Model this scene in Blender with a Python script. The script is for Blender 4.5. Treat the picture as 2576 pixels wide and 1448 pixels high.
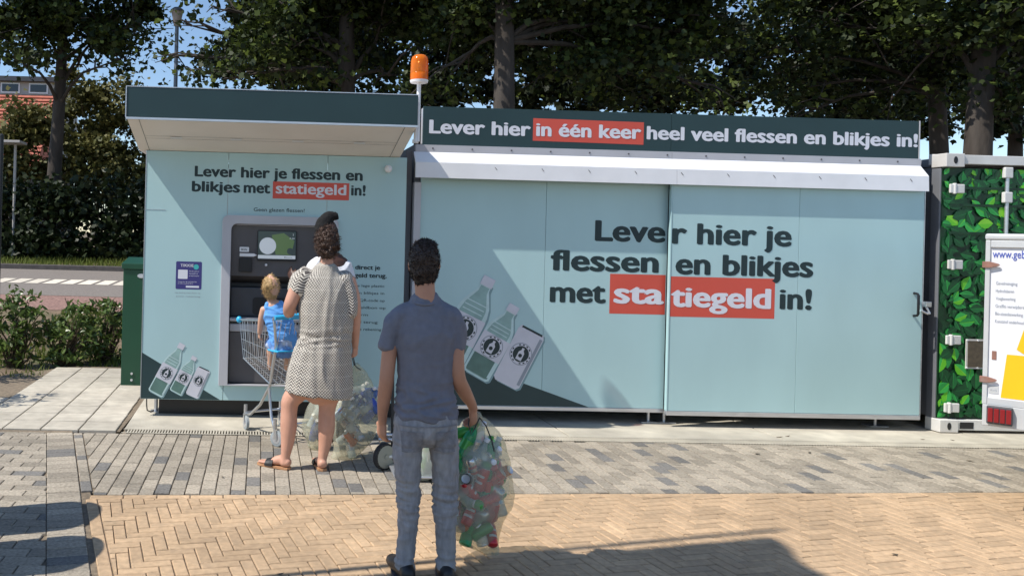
import bpy, bmesh, math, random
import numpy as np
from mathutils import Vector, Matrix, noise

S = bpy.context.scene
for o in list(bpy.data.objects): bpy.data.objects.remove(o)
COL = S.collection

# ------------------------------------------------------------------ camera
FPX, PX0, PY0, WPX, HPX = 2050.0, 700.0, 597.0, 2575.0, 1448.0
ROLL, EYE = 0.025, 1.66
cam_d = bpy.data.cameras.new('camera'); cam = bpy.data.objects.new('camera', cam_d); COL.objects.link(cam)
cam.location = (0, 0, EYE)
cam.rotation_mode = 'QUATERNION'
cam.rotation_quaternion = Matrix.Rotation(math.pi/2, 4, 'X').to_quaternion() @ Matrix.Rotation(ROLL, 4, 'Z').to_quaternion()
cam_d.sensor_width = 36.0; cam_d.sensor_fit = 'HORIZONTAL'
cam_d.lens = 36.0 * FPX / WPX
cam_d.shift_x = (WPX/2 - PX0) / WPX
cam_d.shift_y = -(HPX/2 - PY0) / WPX
cam_d.clip_end = 2000.0; cam_d.clip_start = 0.05
S.camera = cam

# ------------------------------------------------------------------ sky and sun
SX, SY = 0.70, 0.25            # horizontal travel of the light per metre of drop
SUN = Vector((-SX, -SY, 1.0)).normalized()
w = bpy.data.worlds.new('World'); S.world = w; w.use_nodes = True
nt = w.node_tree; bg = nt.nodes['Background']
sky = nt.nodes.new('ShaderNodeTexSky'); sky.sky_type = 'NISHITA'; sky.sun_disc = False
sky.sun_elevation = math.asin(SUN.z); sky.sun_rotation = math.atan2(SUN.x, SUN.y)
sky.air_density = 1.0; sky.dust_density = 0.15; sky.ozone_density = 3.0
nt.links.new(sky.outputs[0], bg.inputs[0]); bg.inputs[1].default_value = 0.145
sun_d = bpy.data.lights.new('sun', 'SUN'); sun_d.energy = 5.0; sun_d.angle = math.radians(0.53); sun_d.color = (1.0, 0.95, 0.87)
sun = bpy.data.objects.new('sun', sun_d); COL.objects.link(sun); sun.location = (-6, -3, 12)
sun.rotation_mode = 'QUATERNION'; sun.rotation_quaternion = SUN.to_track_quat('Z', 'Y')
S.view_settings.view_transform = 'Standard'; S.view_settings.look = 'None'
S.view_settings.exposure = 0.15; S.view_settings.gamma = 1.0; S.view_settings.use_curve_mapping = False
S.render.engine = 'CYCLES'
S.cycles.max_bounces = 8; S.cycles.transparent_max_bounces = 24; S.cycles.use_denoising = True
S.cycles.sample_clamp_indirect = 6.0

# ------------------------------------------------------------------ helpers
def at(x, y, Y):
    """a point at depth Y metres seen along the picture direction (x, y) - used to take sizes from the photograph"""
    u, v = x-PX0, y-PY0; c, s = math.cos(ROLL), math.sin(ROLL)
    a, b = u*c+v*s, -u*s+v*c
    return Vector((a/FPX*Y, Y, EYE-b/FPX*Y))
PSI = math.radians(1.8); FY = 7.45
def onf(x, y, v=0.0):
    d = at(x, y, 1.0); dz = d.z-EYE; s, c = math.sin(PSI), math.cos(PSI)
    t = (c*FY+v)/(-s*d.x+c)
    return (d.x*t*c+(t-FY)*s, EYE+dz*t)
def fpt(u, v, z=0.0):
    s, c = math.sin(PSI), math.cos(PSI)
    return Vector((u*c-v*s, FY+u*s+v*c, z))
def hz(y):
    P = [(-400, -.05), (10.5, -.05), (11.2, .03), (14.0, .56), (18.5, .79), (19.2, .86), (21.5, 1.0), (900, 1.0)]
    for (a, za), (b, zb) in zip(P, P[1:]):
        if y <= b: return za+(zb-za)*(y-a)/(b-a)
    return 1.0

def tag(o, label=None, cat=None, group=None, kind=None):
    if label: o['label'] = label
    if cat: o['category'] = cat
    if group: o['group'] = group
    if kind: o['kind'] = kind
    return o
def link(name, mesh, parent=None, loc=(0, 0, 0), rz=0.0):
    o = bpy.data.objects.new(name, mesh); COL.objects.link(o)
    o.location = loc; o.rotation_euler = (0, 0, rz); o.parent = parent
    return o
def thing(name, label, cat, loc=(0, 0, 0), rz=0.0, group=None):
    return tag(link(name, None, None, loc, rz), label, cat, group)

class MB:
    def __init__(s, off=(0, 0, 0)): s.v = []; s.f = []; s.m = []; s.o = Vector(off)
    def add(s, vs, fs, mi=0):
        n = len(s.v); s.v += [tuple(Vector(p)-s.o) for p in vs]
        s.f += [tuple(i+n for i in f) for f in fs]; s.m += [mi]*len(fs); return s
    def box(s, x0, x1, y0, y1, z0, z1, mi=0):
        return s.add([(x0, y0, z0), (x1, y0, z0), (x1, y1, z0), (x0, y1, z0), (x0, y0, z1), (x1, y0, z1), (x1, y1, z1), (x0, y1, z1)],
                     [(3, 2, 1, 0), (4, 5, 6, 7), (0, 1, 5, 4), (1, 2, 6, 5), (2, 3, 7, 6), (3, 0, 4, 7)], mi)
    def loft(s, rings, mi=0, cap=True, closed=True):
        n = len(rings[0]); vs = [p for r in rings for p in r]; fs = []
        for i in range(len(rings)-1):
            for j in range(n if closed else n-1):
                k = (j+1) % n; fs.append((i*n+j, i*n+k, (i+1)*n+k, (i+1)*n+j))
        if cap and closed: fs += [tuple(range(n))[::-1], tuple(range((len(rings)-1)*n, len(rings)*n))]
        return s.add(vs, fs, mi)
    def tube(s, path, r, n=8, mi=0, cap=True):
        P = [Vector(p) for p in path]; R = r if isinstance(r, (list, tuple)) else [r]*len(P); rings = []
        up = None
        for i, p in enumerate(P):
            t = (P[min(i+1, len(P)-1)]-P[max(i-1, 0)]).normalized()
            if up is None or abs(up.dot(t)) > .95: up = Vector((0, 0, 1)) if abs(t.z) < .9 else Vector((1, 0, 0))
            a = up.cross(t).normalized(); b = t.cross(a); up = b
            rings.append([p+(a*math.cos(q*2*math.pi/n)+b*math.sin(q*2*math.pi/n))*R[i] for q in range(n)])
        return s.loft(rings, mi, cap)
    def poly(s, pts, y, thick=0.0, mi=0):
        """polygon in the x-z plane at depth y (front), extruded back by thick"""
        n = len(pts)
        area = sum(pts[i][0]*pts[(i+1) % n][1]-pts[(i+1) % n][0]*pts[i][1] for i in range(n))
        if area < 0: pts = pts[::-1]
        vs = [(x, y, z) for x, z in pts]
        if thick <= 0: return s.add(vs, [tuple(range(n))], mi)
        vs += [(x, y+thick, z) for x, z in pts]
        fs = [tuple(range(n)), tuple(range(2*n-1, n-1, -1))]+[((i+1) % n, i, i+n, (i+1) % n+n) for i in range(n)]
        return s.add(vs, fs, mi)
    def ball(s, c, rx, ry=None, rz=None, nu=14, nv=9, mi=0):
        ry = ry or rx; rz = rz or rx; c = Vector(c)
        rings = []
        for j in range(1, nv):
            a = -math.pi/2+math.pi*j/nv
            rings.append([c+Vector((rx*math.cos(a)*math.cos(q*2*math.pi/nu), ry*math.cos(a)*math.sin(q*2*math.pi/nu), rz*math.sin(a))) for q in range(nu)])
        return s.loft(rings, mi)
    def mesh(s, name, smooth=False):
        me = bpy.data.meshes.new(name); me.from_pydata(s.v, [], s.f); me.update()
        me.polygons.foreach_set('material_index', s.m)
        if smooth:
            me.polygons.foreach_set('use_smooth', [True]*len(s.f)); me.set_sharp_from_angle(angle=math.radians(42))
        return me
    def build(s, name, mats, parent=None, smooth=False, bevel=0.0, loc=(0, 0, 0), rz=0.0):
        me = s.mesh(name, smooth)
        for m in (mats if isinstance(mats, (list, tuple)) else [mats]): me.materials.append(m)
        o = link(name, me, parent, loc, rz)
        if bevel:
            b = o.modifiers.new('edge', 'BEVEL'); b.width = bevel; b.segments = 2; b.limit_method = 'ANGLE'; b.angle_limit = math.radians(40)
        return o

# ------------------------------------------------------------------ materials
def mat(name, col, rough=.6, metal=0.0, var=.12, scale=6.0, bump=0.0, bscale=60.0, spec=.5, coat=0.0, isl=0.0, stain=None, stain_amt=0.0, stretch=(1, 1, 1), trans=0.0, world=0.0):
    m = bpy.data.materials.new(name); m.use_nodes = True; n = m.node_tree.nodes; L = m.node_tree.links
    b = n['Principled BSDF']; b.inputs['Roughness'].default_value = rough; b.inputs['Metallic'].default_value = metal
    b.inputs['Specular IOR Level'].default_value = spec; b.inputs['Coat Weight'].default_value = coat
    tc = n.new('ShaderNodeTexCoord'); mp = n.new('ShaderNodeMapping'); mp.inputs['Scale'].default_value = stretch
    if world: gp_ = n.new('ShaderNodeNewGeometry'); L.new(gp_.outputs['Position'], mp.inputs[0])
    else: L.new(tc.outputs['Object'], mp.inputs[0])
    nz = n.new('ShaderNodeTexNoise'); nz.inputs['Scale'].default_value = scale; nz.inputs['Detail'].default_value = 5.0
    L.new(mp.outputs[0], nz.inputs['Vector'])
    mr = n.new('ShaderNodeMapRange'); mr.inputs[1].default_value = .3; mr.inputs[2].default_value = .7
    mr.inputs[3].default_value = 1-var; mr.inputs[4].default_value = 1+var
    L.new(nz.outputs[0], mr.inputs[0]); fac = mr.outputs[0]
    if isl:
        oi = n.new('ShaderNodeObjectInfo'); ge = n.new('ShaderNodeNewGeometry')
        ad = n.new('ShaderNodeMath'); ad.operation = 'ADD'; L.new(oi.outputs['Random'], ad.inputs[0]); L.new(ge.outputs['Random Per Island'], ad.inputs[1])
        fr = n.new('ShaderNodeMath'); fr.operation = 'FRACT'; L.new(ad.outputs[0], fr.inputs[0])
        m2 = n.new('ShaderNodeMapRange'); m2.inputs[3].default_value = 1-isl; m2.inputs[4].default_value = 1+isl; L.new(fr.outputs[0], m2.inputs[0])
        mu = n.new('ShaderNodeMath'); mu.operation = 'MULTIPLY'; L.new(fac, mu.inputs[0]); L.new(m2.outputs[0], mu.inputs[1]); fac = mu.outputs[0]
    if world:                                                        # broad wear and drifted sand across the paving
        nw = n.new('ShaderNodeTexNoise'); nw.inputs['Scale'].default_value = 1.3; nw.inputs['Detail'].default_value = 6.0; L.new(mp.outputs[0], nw.inputs['Vector'])
        mw = n.new('ShaderNodeMapRange'); mw.inputs[1].default_value = .32; mw.inputs[2].default_value = .68; mw.inputs[3].default_value = 1-world; mw.inputs[4].default_value = 1+world; L.new(nw.outputs[0], mw.inputs[0])
        mq = n.new('ShaderNodeMath'); mq.operation = 'MULTIPLY'; L.new(fac, mq.inputs[0]); L.new(mw.outputs[0], mq.inputs[1]); fac = mq.outputs[0]
    vm = n.new('ShaderNodeVectorMath'); vm.operation = 'SCALE'; vm.inputs[0].default_value = col[:3]; L.new(fac, vm.inputs['Scale'])
    out = vm.outputs[0]
    if stain:
        n2 = n.new('ShaderNodeTexNoise'); n2.inputs['Scale'].default_value = scale*.35; n2.inputs['Detail'].default_value = 7.0; L.new(mp.outputs[0], n2.inputs['Vector'])
        r2 = n.new('ShaderNodeMapRange'); r2.inputs[1].default_value = .48; r2.inputs[2].default_value = .72; r2.inputs[4].default_value = stain_amt; L.new(n2.outputs[0], r2.inputs[0])
        mx = n.new('ShaderNodeMix'); mx.data_type = 'RGBA'; L.new(r2.outputs[0], mx.inputs[0]); L.new(out, mx.inputs[6]); mx.inputs[7].default_value = (*stain, 1); out = mx.outputs[2]
    L.new(out, b.inputs['Base Color'])
    if bump:
        n3 = n.new('ShaderNodeTexNoise'); n3.inputs['Scale'].default_value = bscale; n3.inputs['Detail'].default_value = 4.0; L.new(mp.outputs[0], n3.inputs['Vector'])
        bp = n.new('ShaderNodeBump'); bp.inputs['Strength'].default_value = bump; bp.inputs['Distance'].default_value = .01
        L.new(n3.outputs[0], bp.inputs['Height']); L.new(bp.outputs[0], b.inputs['Normal'])
    if trans: b.inputs['Transmission Weight'].default_value = trans
    return m

def leafmat(name, c1, c2, tr=.25, rough=.5, spec=.3):
    m = bpy.data.materials.new(name); m.use_nodes = True; n = m.node_tree.nodes; L = m.node_tree.links
    b = n['Principled BSDF']; b.inputs['Roughness'].default_value = rough; b.inputs['Specular IOR Level'].default_value = spec
    ge = n.new('ShaderNodeNewGeometry'); mx = n.new('ShaderNodeMix'); mx.data_type = 'RGBA'
    mx.inputs[6].default_value = (*c1, 1); mx.inputs[7].default_value = (*c2, 1); L.new(ge.outputs['Random Per Island'], mx.inputs[0])
    L.new(mx.outputs[2], b.inputs['Base Color'])
    t = n.new('ShaderNodeBsdfTranslucent'); L.new(mx.outputs[2], t.inputs[0])
    ms = n.new('ShaderNodeMixShader'); ms.inputs[0].default_value = tr
    L.new(b.outputs[0], ms.inputs[1]); L.new(t.outputs[0], ms.inputs[2]); L.new(ms.outputs[0], n['Material Output'].inputs[0])
    return m

M = {}
M['teal'] = mat('panel_teal', (.415, .60, .615), .30, 0, .05, 1.6, .05, 2.2, spec=.5, stain=(.33, .47, .47), stain_amt=.28, stretch=(1, 1, .45))
M['deep'] = mat('panel_deep_green', (.022, .05, .054), .4, 0, .06, 3, spec=.4)
M['ink'] = mat('ink_green', (.010, .028, .032), .5, 0, .05, 3)
M['red'] = mat('print_red', (.62, .085, .055), .45, 0, .04, 3)
M['white'] = mat('white_paint', (.78, .78, .80), .4, 0, .05, 4)
M['print_white'] = mat('print_white', (.70, .71, .77), .45, 0, .04, 3)
M['grey_pv'] = mat('grey_powder_coat', (.46, .46, .49), .42, 0, .05, 4)
M['soffit'] = mat('soffit_panel', (.78, .73, .68), .5, 0, .05, 2)
M['alu'] = mat('aluminium', (.62, .63, .66), .33, .75, .08, 8, stretch=(1, 1, 6))
M['dkgrey'] = mat('dark_grey_plastic', (.055, .057, .065), .45, 0, .1, 6)
M['midgrey'] = mat('mid_grey_plastic', (.095, .09, .095), .5, 0, .1, 6)
M['black'] = mat('black_plastic', (.010, .010, .012), .45, 0, .1, 6)
M['rubber'] = mat('rubber', (.022, .022, .024), .8, 0, .2, 20)
M['chrome'] = mat('zinc_wire', (.62, .63, .65), .28, .9, .08, 20)
M['yellow_brick'] = mat('yellow_clinker', (.47, .325, .195), .85, 0, .16, 26, .5, 160, isl=.13, stain=(.33, .25, .17), stain_amt=.3, world=.15)
M['grey_paver'] = mat('grey_concrete_paver', (.325, .280, .218), .9, 0, .3, 55, .5, 240, isl=.24, stain=(.40, .36, .29), stain_amt=.3, world=.15)
M['dark_paver'] = mat('dark_concrete_paver', (.175, .165, .15), .9, 0, .3, 55, .5, 240, isl=.15, world=.15)
M['tile'] = mat('concrete_tile', (.45, .41, .335), .9, 0, .14, 9, .4, 120, isl=.09, stain=(.36, .32, .26), stain_amt=.4, world=.15)
M['apron'] = mat('apron_concrete', (.46, .42, .34), .9, 0, .16, 5, .4, 90, stain=(.33, .30, .25), stain_amt=.5, world=.15)
M['sand'] = mat('joint_sand', (.19, .15, .105), 1, 0, .3, 40, .4, 200, world=.15)
M['soil'] = mat('soil', (.16, .115, .075), 1, 0, .4, 7, .8, 40, stain=(.06, .085, .025), stain_amt=.8)
M['asphalt'] = mat('asphalt', (.20, .175, .155), .95, 0, .2, 30, .4, 200)
M['redpave'] = mat('red_brick_strip', (.25, .15, .125), .95, 0, .3, 24, .5, 60)
M['kerbs'] = mat('kerb_stone', (.085, .075, .07), .9, 0, .25, 10, .4, 90)
M['roadwhite'] = mat('pale_kerb_block', (.66, .60, .50), .9, 0, .1, 10, isl=.1)
M['bark'] = mat('bark', (.055, .044, .036), .95, 0, .35, 7, 1.0, 26, stretch=(1, 1, .25), stain=(.085, .078, .07), stain_amt=.6)
M['stem'] = mat('stem_bark', (.07, .05, .03), .95, 0, .3, 12)
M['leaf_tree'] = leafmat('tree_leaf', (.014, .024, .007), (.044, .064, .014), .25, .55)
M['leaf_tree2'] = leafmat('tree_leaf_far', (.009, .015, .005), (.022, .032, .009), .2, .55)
M['leaf_sunlit'] = leafmat('tree_leaf_sunlit', (.07, .105, .02), (.15, .19, .04), .42, .55)  # paler leaf colour, sunlight on scattered leaves painted in
M['leaf_bush'] = leafmat('bush_leaf', (.075, .085, .025), (.18, .165, .055), .2, .6)
M['leaf_ivy_shaded'] = leafmat('ivy_leaf_shaded', (.010, .018, .006), (.026, .04, .012), .15, .5)  # ivy green with the shade of the tree crown put into the colour
M['leaf_laurel'] = leafmat('laurel_leaf', (.06, .105, .02), (.14, .20, .05), .25, .35, .5)
M['grassblade'] = leafmat('grass_blade', (.10, .14, .025), (.20, .23, .05), .3, .7)
M['skin'] = mat('skin_fair', (.56, .30, .21), .5, 0, .07, 14, .06, 200, spec=.35)
M['skin_boy'] = mat('skin_tan', (.47, .235, .15), .5, 0, .07, 14, .06, 200, spec=.35)
M['skin_dark'] = mat('skin_brown', (.075, .035, .024), .45, 0, .1, 14, spec=.4)
M['skin_child'] = mat('skin_child', (.62, .36, .25), .5, 0, .06, 14, spec=.35)
M['hair_boy'] = mat('hair_dark_brown', (.028, .015, .010), .5, 0, .4, 60, .8, 150)
M['hair_woman'] = mat('hair_brown', (.060, .030, .018), .45, 0, .5, 50, 1.0, 120)
M['hair_child'] = mat('hair_blond', (.42, .27, .115), .5, 0, .3, 60, .8, 150)
M['shirt_grey'] = mat('tshirt_slate', (.165, .168, .205), .9, 0, .09, 30, .25, 500)
M['shirt_white'] = mat('tshirt_white', (.74, .74, .77), .9, 0, .05, 30, .2, 400)
M['tank_blue'] = mat('tank_blue', (.115, .33, .72), .85, 0, .1, 30, .2, 400)
M['beanie'] = mat('black_knit', (.006, .006, .007), .95, 0, .3, 60, .7, 160)
M['sandal'] = mat('sandal_black', (.012, .011, .011), .5, 0, .1, 20)
M['cork'] = mat('sandal_sole', (.42, .22, .11), .8, 0, .15, 40)
M['trousers'] = mat('dark_trousers', (.025, .027, .035), .9, 0, .15, 20, .2, 300)
M['cartblue'] = mat('cart_blue_plastic', (.035, .42, .72), .35, 0, .05, 8)
M['cabinet'] = mat('cabinet_green', (.006, .055, .026), .38, 0, .08, 5, spec=.5)
M['navy'] = mat('sticker_navy', (.045, .04, .19), .4, 0, .03, 3)
M['rooftile'] = mat('roof_tile_red', (.42, .13, .085), .85, 0, .18, 3, .3, 30, isl=.12)
M['plaster'] = mat('pale_plaster', (.42, .40, .38), .9, 0, .08, 2)
M['cont_white'] = mat('container_white', (.68, .67, .64), .5, 0, .07, 4, stain=(.30, .20, .13), stain_amt=.35)
M['cont_grey'] = mat('container_grey', (.16, .165, .18), .55, 0, .08, 4)
M['tyellow'] = mat('trailer_yellow', (.86, .50, .008), .4, 0, .03, 3)
M['tgrey'] = mat('trailer_grey', (.55, .56, .56), .45, .1, .05, 5)
M['lightred'] = mat('tail_light_red', (.24, .012, .016), .15, 0, .05, 3, coat=.6)
M['rust'] = mat('rusty_hinge', (.26, .13, .095), .7, 0, .25, 20, stain=(.5, .45, .42), stain_amt=.4)
M['brownplate'] = mat('brown_plate', (.11, .085, .055), .7, 0, .25, 30)
M['bluetext'] = mat('print_blue', (.055, .09, .42), .45, 0, .03, 3)
M['greytext'] = mat('print_grey', (.28, .31, .36), .5, 0, .05, 3)
def glassmat(name, col, alpha, rough=.1):
    m = bpy.data.materials.new(name); m.use_nodes = True; n = m.node_tree.nodes; L = m.node_tree.links
    b = n['Principled BSDF']; b.inputs['Base Color'].default_value = (*col, 1); b.inputs['Roughness'].default_value = rough
    nz = n.new('ShaderNodeTexNoise'); nz.inputs['Scale'].default_value = 9.0; tc = n.new('ShaderNodeTexCoord'); L.new(tc.outputs['Object'], nz.inputs['Vector'])
    mr = n.new('ShaderNodeMapRange'); mr.inputs[1].default_value = .3; mr.inputs[2].default_value = .7; mr.inputs[3].default_value = alpha*.75; mr.inputs[4].default_value = min(1, alpha*1.25)
    L.new(nz.outputs[0], mr.inputs[0])
    t = n.new('ShaderNodeBsdfTransparent'); t.inputs[0].default_value = (*[min(1, .55+.5*c) for c in col], 1)
    ms = n.new('ShaderNodeMixShader'); L.new(mr.outputs[0], ms.inputs[0]); L.new(t.outputs[0], ms.inputs[1]); L.new(b.outputs[0], ms.inputs[2])
    L.new(ms.outputs[0], n['Material Output'].inputs[0]); return m
M['amber'] = glassmat('amber_lens', (.95, .24, .01), .55, .12)
M['film_yellow'] = glassmat('bag_film', (.70, .69, .55), .31, .18)
M['film_pale'] = glassmat('bag_film_pale', (.78, .79, .68), .45, .25)
M['pet_clear'] = glassmat('pet_clear', (.62, .70, .72), .45, .12)
M['pet_green'] = glassmat('pet_green', (.03, .42, .17), .6, .12)
M['pet_blue'] = glassmat('pet_blue', (.10, .20, .55), .55, .12)
M['glass_dark'] = mat('window_glass', (.02, .025, .03), .08, 0, .05, 3, spec=.6)
def emis(name, col, st):
    m = mat(name, col, .2, 0, .03, 3); b = m.node_tree.nodes['Principled BSDF']
    b.inputs['Emission Color'].default_value = (*col, 1); b.inputs['Emission Strength'].default_value = st; return m
M['scr_green'] = emis('screen_green', (.075, .13, .055), .45)
M['scr_dark'] = emis('screen_dark', (.03, .05, .055), .35)
M['scr_white'] = emis('screen_white', (.42, .46, .50), .45)

XH = .71
# printed text set as real outlines
def lettering(parent, s, x0, x1, base, cap, y, m, bold=.02, name='lettering', tilt=0.0, off=(0, 0, 0)):
    c = bpy.data.curves.new(name, 'FONT'); c.body = s; c.size = 1.0; c.offset = 0.0 if bold > .015 else bold; c.resolution_u = 3; c.extrude = 0.0
    o = bpy.data.objects.new(name, c); COL.objects.link(o)
    dg = bpy.context.evaluated_depsgraph_get(); me = bpy.data.meshes.new_from_object(o.evaluated_get(dg))
    bpy.data.objects.remove(o); bpy.data.curves.remove(c)
    heavy = bold > .015
    if heavy:                                                        # heavy face: widen the strokes with slightly shifted layers
        bm = bmesh.new()
        for k, (dx, dy) in enumerate(((-1, 0), (-.6, .55), (-.2, -.55), (.2, .55), (.6, -.55), (1, 0))):
            m2 = me.copy(); m2.transform(Matrix.Translation((dx*bold, dy*bold, k*.02))); bm.from_mesh(m2); bpy.data.meshes.remove(m2)
        bm.to_mesh(me); bm.free(); bold = .55*bold
    co = np.empty(len(me.vertices)*3); me.vertices.foreach_get('co', co); co = co.reshape(-1, 3)
    xs = (co[:, 0]-co[:, 0].min())/(co[:, 0].max()-co[:, 0].min())
    out = np.zeros_like(co); out[:, 0] = x0+xs*(x1-x0)-off[0]; out[:, 1] = y-off[1]-co[:, 2]*.008; 
    yy = (co[:, 1]+bold)/(.70+2*bold)                       # cap height = 1; raise the x-height to that of a heavy grotesque
    yy = np.where((yy > 0) & (yy < XH), yy*(.775/XH), np.where((yy >= XH) & (yy < 1), .775+(yy-XH)*(.225/(1-XH)), yy)) if heavy else yy
    out[:, 2] = base+yy*cap+tilt*xs-off[2]
    me.vertices.foreach_set('co', out.ravel()); me.update(); me.materials.clear(); me.materials.append(m)
    return link(name, me, parent)

# foliage made of many small leaf faces
def leaf_mesh(name, C, size, seed, mats, up=.4, shape='lobed', aspect=.62, Dn=None, midx=None):
    rg = np.random.default_rng(seed); N = len(C)
    if shape == 'lobed':
        T = np.array([(0, -.5), (.34, -.30), (.5, .08), (.20, .18), (0, .55), (-.20, .18), (-.5, .08), (-.34, -.30)])
        T = T*np.array([aspect/.62, 1]); zf = np.array([0, .04, .10, .02, -.10, .02, .10, .04])
    else:
        T = np.array([(0, -.5), (.5*aspect, -.12), (.36*aspect, .25), (0, .55), (-.36*aspect, .25), (-.5*aspect, -.12)]); zf = np.array([0, .08, .05, -.12, .05, .08])
    K = len(T)
    n = rg.normal(size=(N, 3)); n[:, 2] += up*2.2; n /= np.linalg.norm(n, axis=1)[:, None]
    d = rg.normal(size=(N, 3)) if Dn is None else Dn+rg.normal(size=(N, 3))*.45
    d -= (d*n).sum(1)[:, None]*n; d /= np.linalg.norm(d, axis=1)[:, None]+1e-9
    b = np.cross(n, d); sz = size*rg.uniform(.6, 1.25, N)
    V = C[:, None, :]+sz[:, None, None]*(b[:, None, :]*T[None, :, 0, None]+d[:, None, :]*T[None, :, 1, None]+n[:, None, :]*zf[None, :, None])
    me = bpy.data.meshes.new(name); me.vertices.add(N*K); me.vertices.foreach_set('co', V.reshape(-1))
    me.loops.add(N*K); me.loops.foreach_set('vertex_index', np.arange(N*K, dtype=np.int32))
    me.polygons.add(N); me.polygons.foreach_set('loop_start', np.arange(0, N*K, K, dtype=np.int32)); me.polygons.foreach_set('loop_total', np.full(N, K, dtype=np.int32))
    for m in (mats if isinstance(mats, (list, tuple)) else [mats]): me.materials.append(m)
    if midx is not None: me.polygons.foreach_set('material_index', midx.astype(np.int32))
    me.update(calc_edges=True); me.validate(); return me
def clumps(ells, dens, sub, spread, seed):
    """leaf centres: ellipsoids filled with uneven clumps"""
    rg = np.random.default_rng(seed); out = []
    for c, r, k in ells:
        vol = 4.19*r[0]*r[1]*r[2]; ns = max(4, int(vol*sub*k)); nl = int(vol*dens*k/ns)+1
        p = rg.normal(size=(ns, 3)); p /= np.linalg.norm(p, axis=1)[:, None]; p *= rg.uniform(.15, 1, ns)[:, None]**.45
        cs = np.array(c)+p*np.array(r)
        for q in cs:
            out.append(q+rg.normal(size=(nl, 3))*np.array([spread, spread, spread*.6])*rg.uniform(.6, 1.3))
    return np.concatenate(out)
def children_of(o): return [c for c in bpy.data.objects if c.parent == o]
# ================================================================== SETTING
rnd = random.Random(4)
# ground sheet out to the horizon
xs = [-700, -60, -25, -10, -4, 0, 4, 10, 25, 60, 700]
ys = [-300, -20, 0, 6, 10.5, 11.2, 12, 13, 14, 16, 18.5, 19.2, 21.5, 30, 60, 150, 800]
b = MB(); n = len(xs)
b.add([(x, y, hz(y)) for y in ys for x in xs], [(j*n+i, j*n+i+1, (j+1)*n+i+1, (j+1)*n+i) for j in range(len(ys)-1) for i in range(n-1)])
tag(b.build('ground', M['soil']), 'brown soil and grass ground under everything', kind='structure')

def strip(name, m, y0, y1, lift, label, x0=-80, x1=80, steps=4):
    b = MB(); st = [y0+(y1-y0)*i/steps for i in range(steps+1)]
    b.add([(x, y, hz(y)+lift) for y in st for x in (x0, x1)], [(2*i, 2*i+1, 2*i+3, 2*i+2) for i in range(steps)])
    return tag(b.build(name, m), label, kind='structure')
strip('cycle_path', M['redpave'], 13.15, 14.0, .004, 'strip of reddish brick paving along the near side of the road')
road = strip('road', M['asphalt'], 14.0, 18.5, .008, 'greyish brown road running across behind the shrubs')
for i in range(70):
    x = -11+i*.34
    MB((0, 0, 0)).add([(x, 15.72, hz(15.72)+.014), (x+.26, 15.72, hz(15.72)+.014), (x+.30, 16.5, hz(16.5)+.014), (x+.04, 16.5, hz(16.5)+.014)], [(0, 1, 2, 3)]).build('road_marking', M['roadwhite'], road)
b = MB().box(-60, 60, 18.5, 18.66, .6, hz(18.5)+.12)
tag(b.build('kerb', M['kerbs'], bevel=.02), 'dark kerb at the far edge of the road', kind='structure')

# ---- brick laying
def paver_mesh(L, W, H, m, ch=.004):
    b = MB(); l, w_ = L/2, W/2
    rings = [[(-l, -w_, -H), (l, -w_, -H), (l, w_, -H), (-l, w_, -H)], [(-l, -w_, -ch), (l, -w_, -ch), (l, w_, -ch), (-l, w_, -ch)],
             [(-l+ch, -w_+ch, 0), (l-ch, -w_+ch, 0), (l-ch, w_-ch, 0), (-l+ch, w_-ch, 0)]]
    b.loft(rings, cap=False); b.add(rings[2], [(0, 1, 2, 3)]); me = b.mesh('brick'); me.materials.append(m); return me
def proj(p):
    d = max(p.y, .01); a, bb = FPX*p.x/d, -FPX*(p.z-EYE)/d; c, s = math.cos(ROLL), math.sin(ROLL)
    return PX0+a*c-bb*s, PY0+a*s+bb*c
def clip(poly, planes):
    for a, b_ in planes:                                             # keep the part where side(p, a, b) > 0
        out = []
        for i in range(len(poly)):
            p, q = poly[i-1], poly[i]; sp, sq = side(p, a, b_), side(q, a, b_)
            if (sp > 0) != (sq > 0): t = sp/(sp-sq); out.append((p[0]+(q[0]-p[0])*t, p[1]+(q[1]-p[1])*t))
            if sq > 0: out.append(q)
        poly = out
        if len(poly) < 3: return []
    return poly
def area(poly): return .5*sum(poly[i-1][0]*poly[i][1]-poly[i][0]*poly[i-1][1] for i in range(len(poly)))
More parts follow.
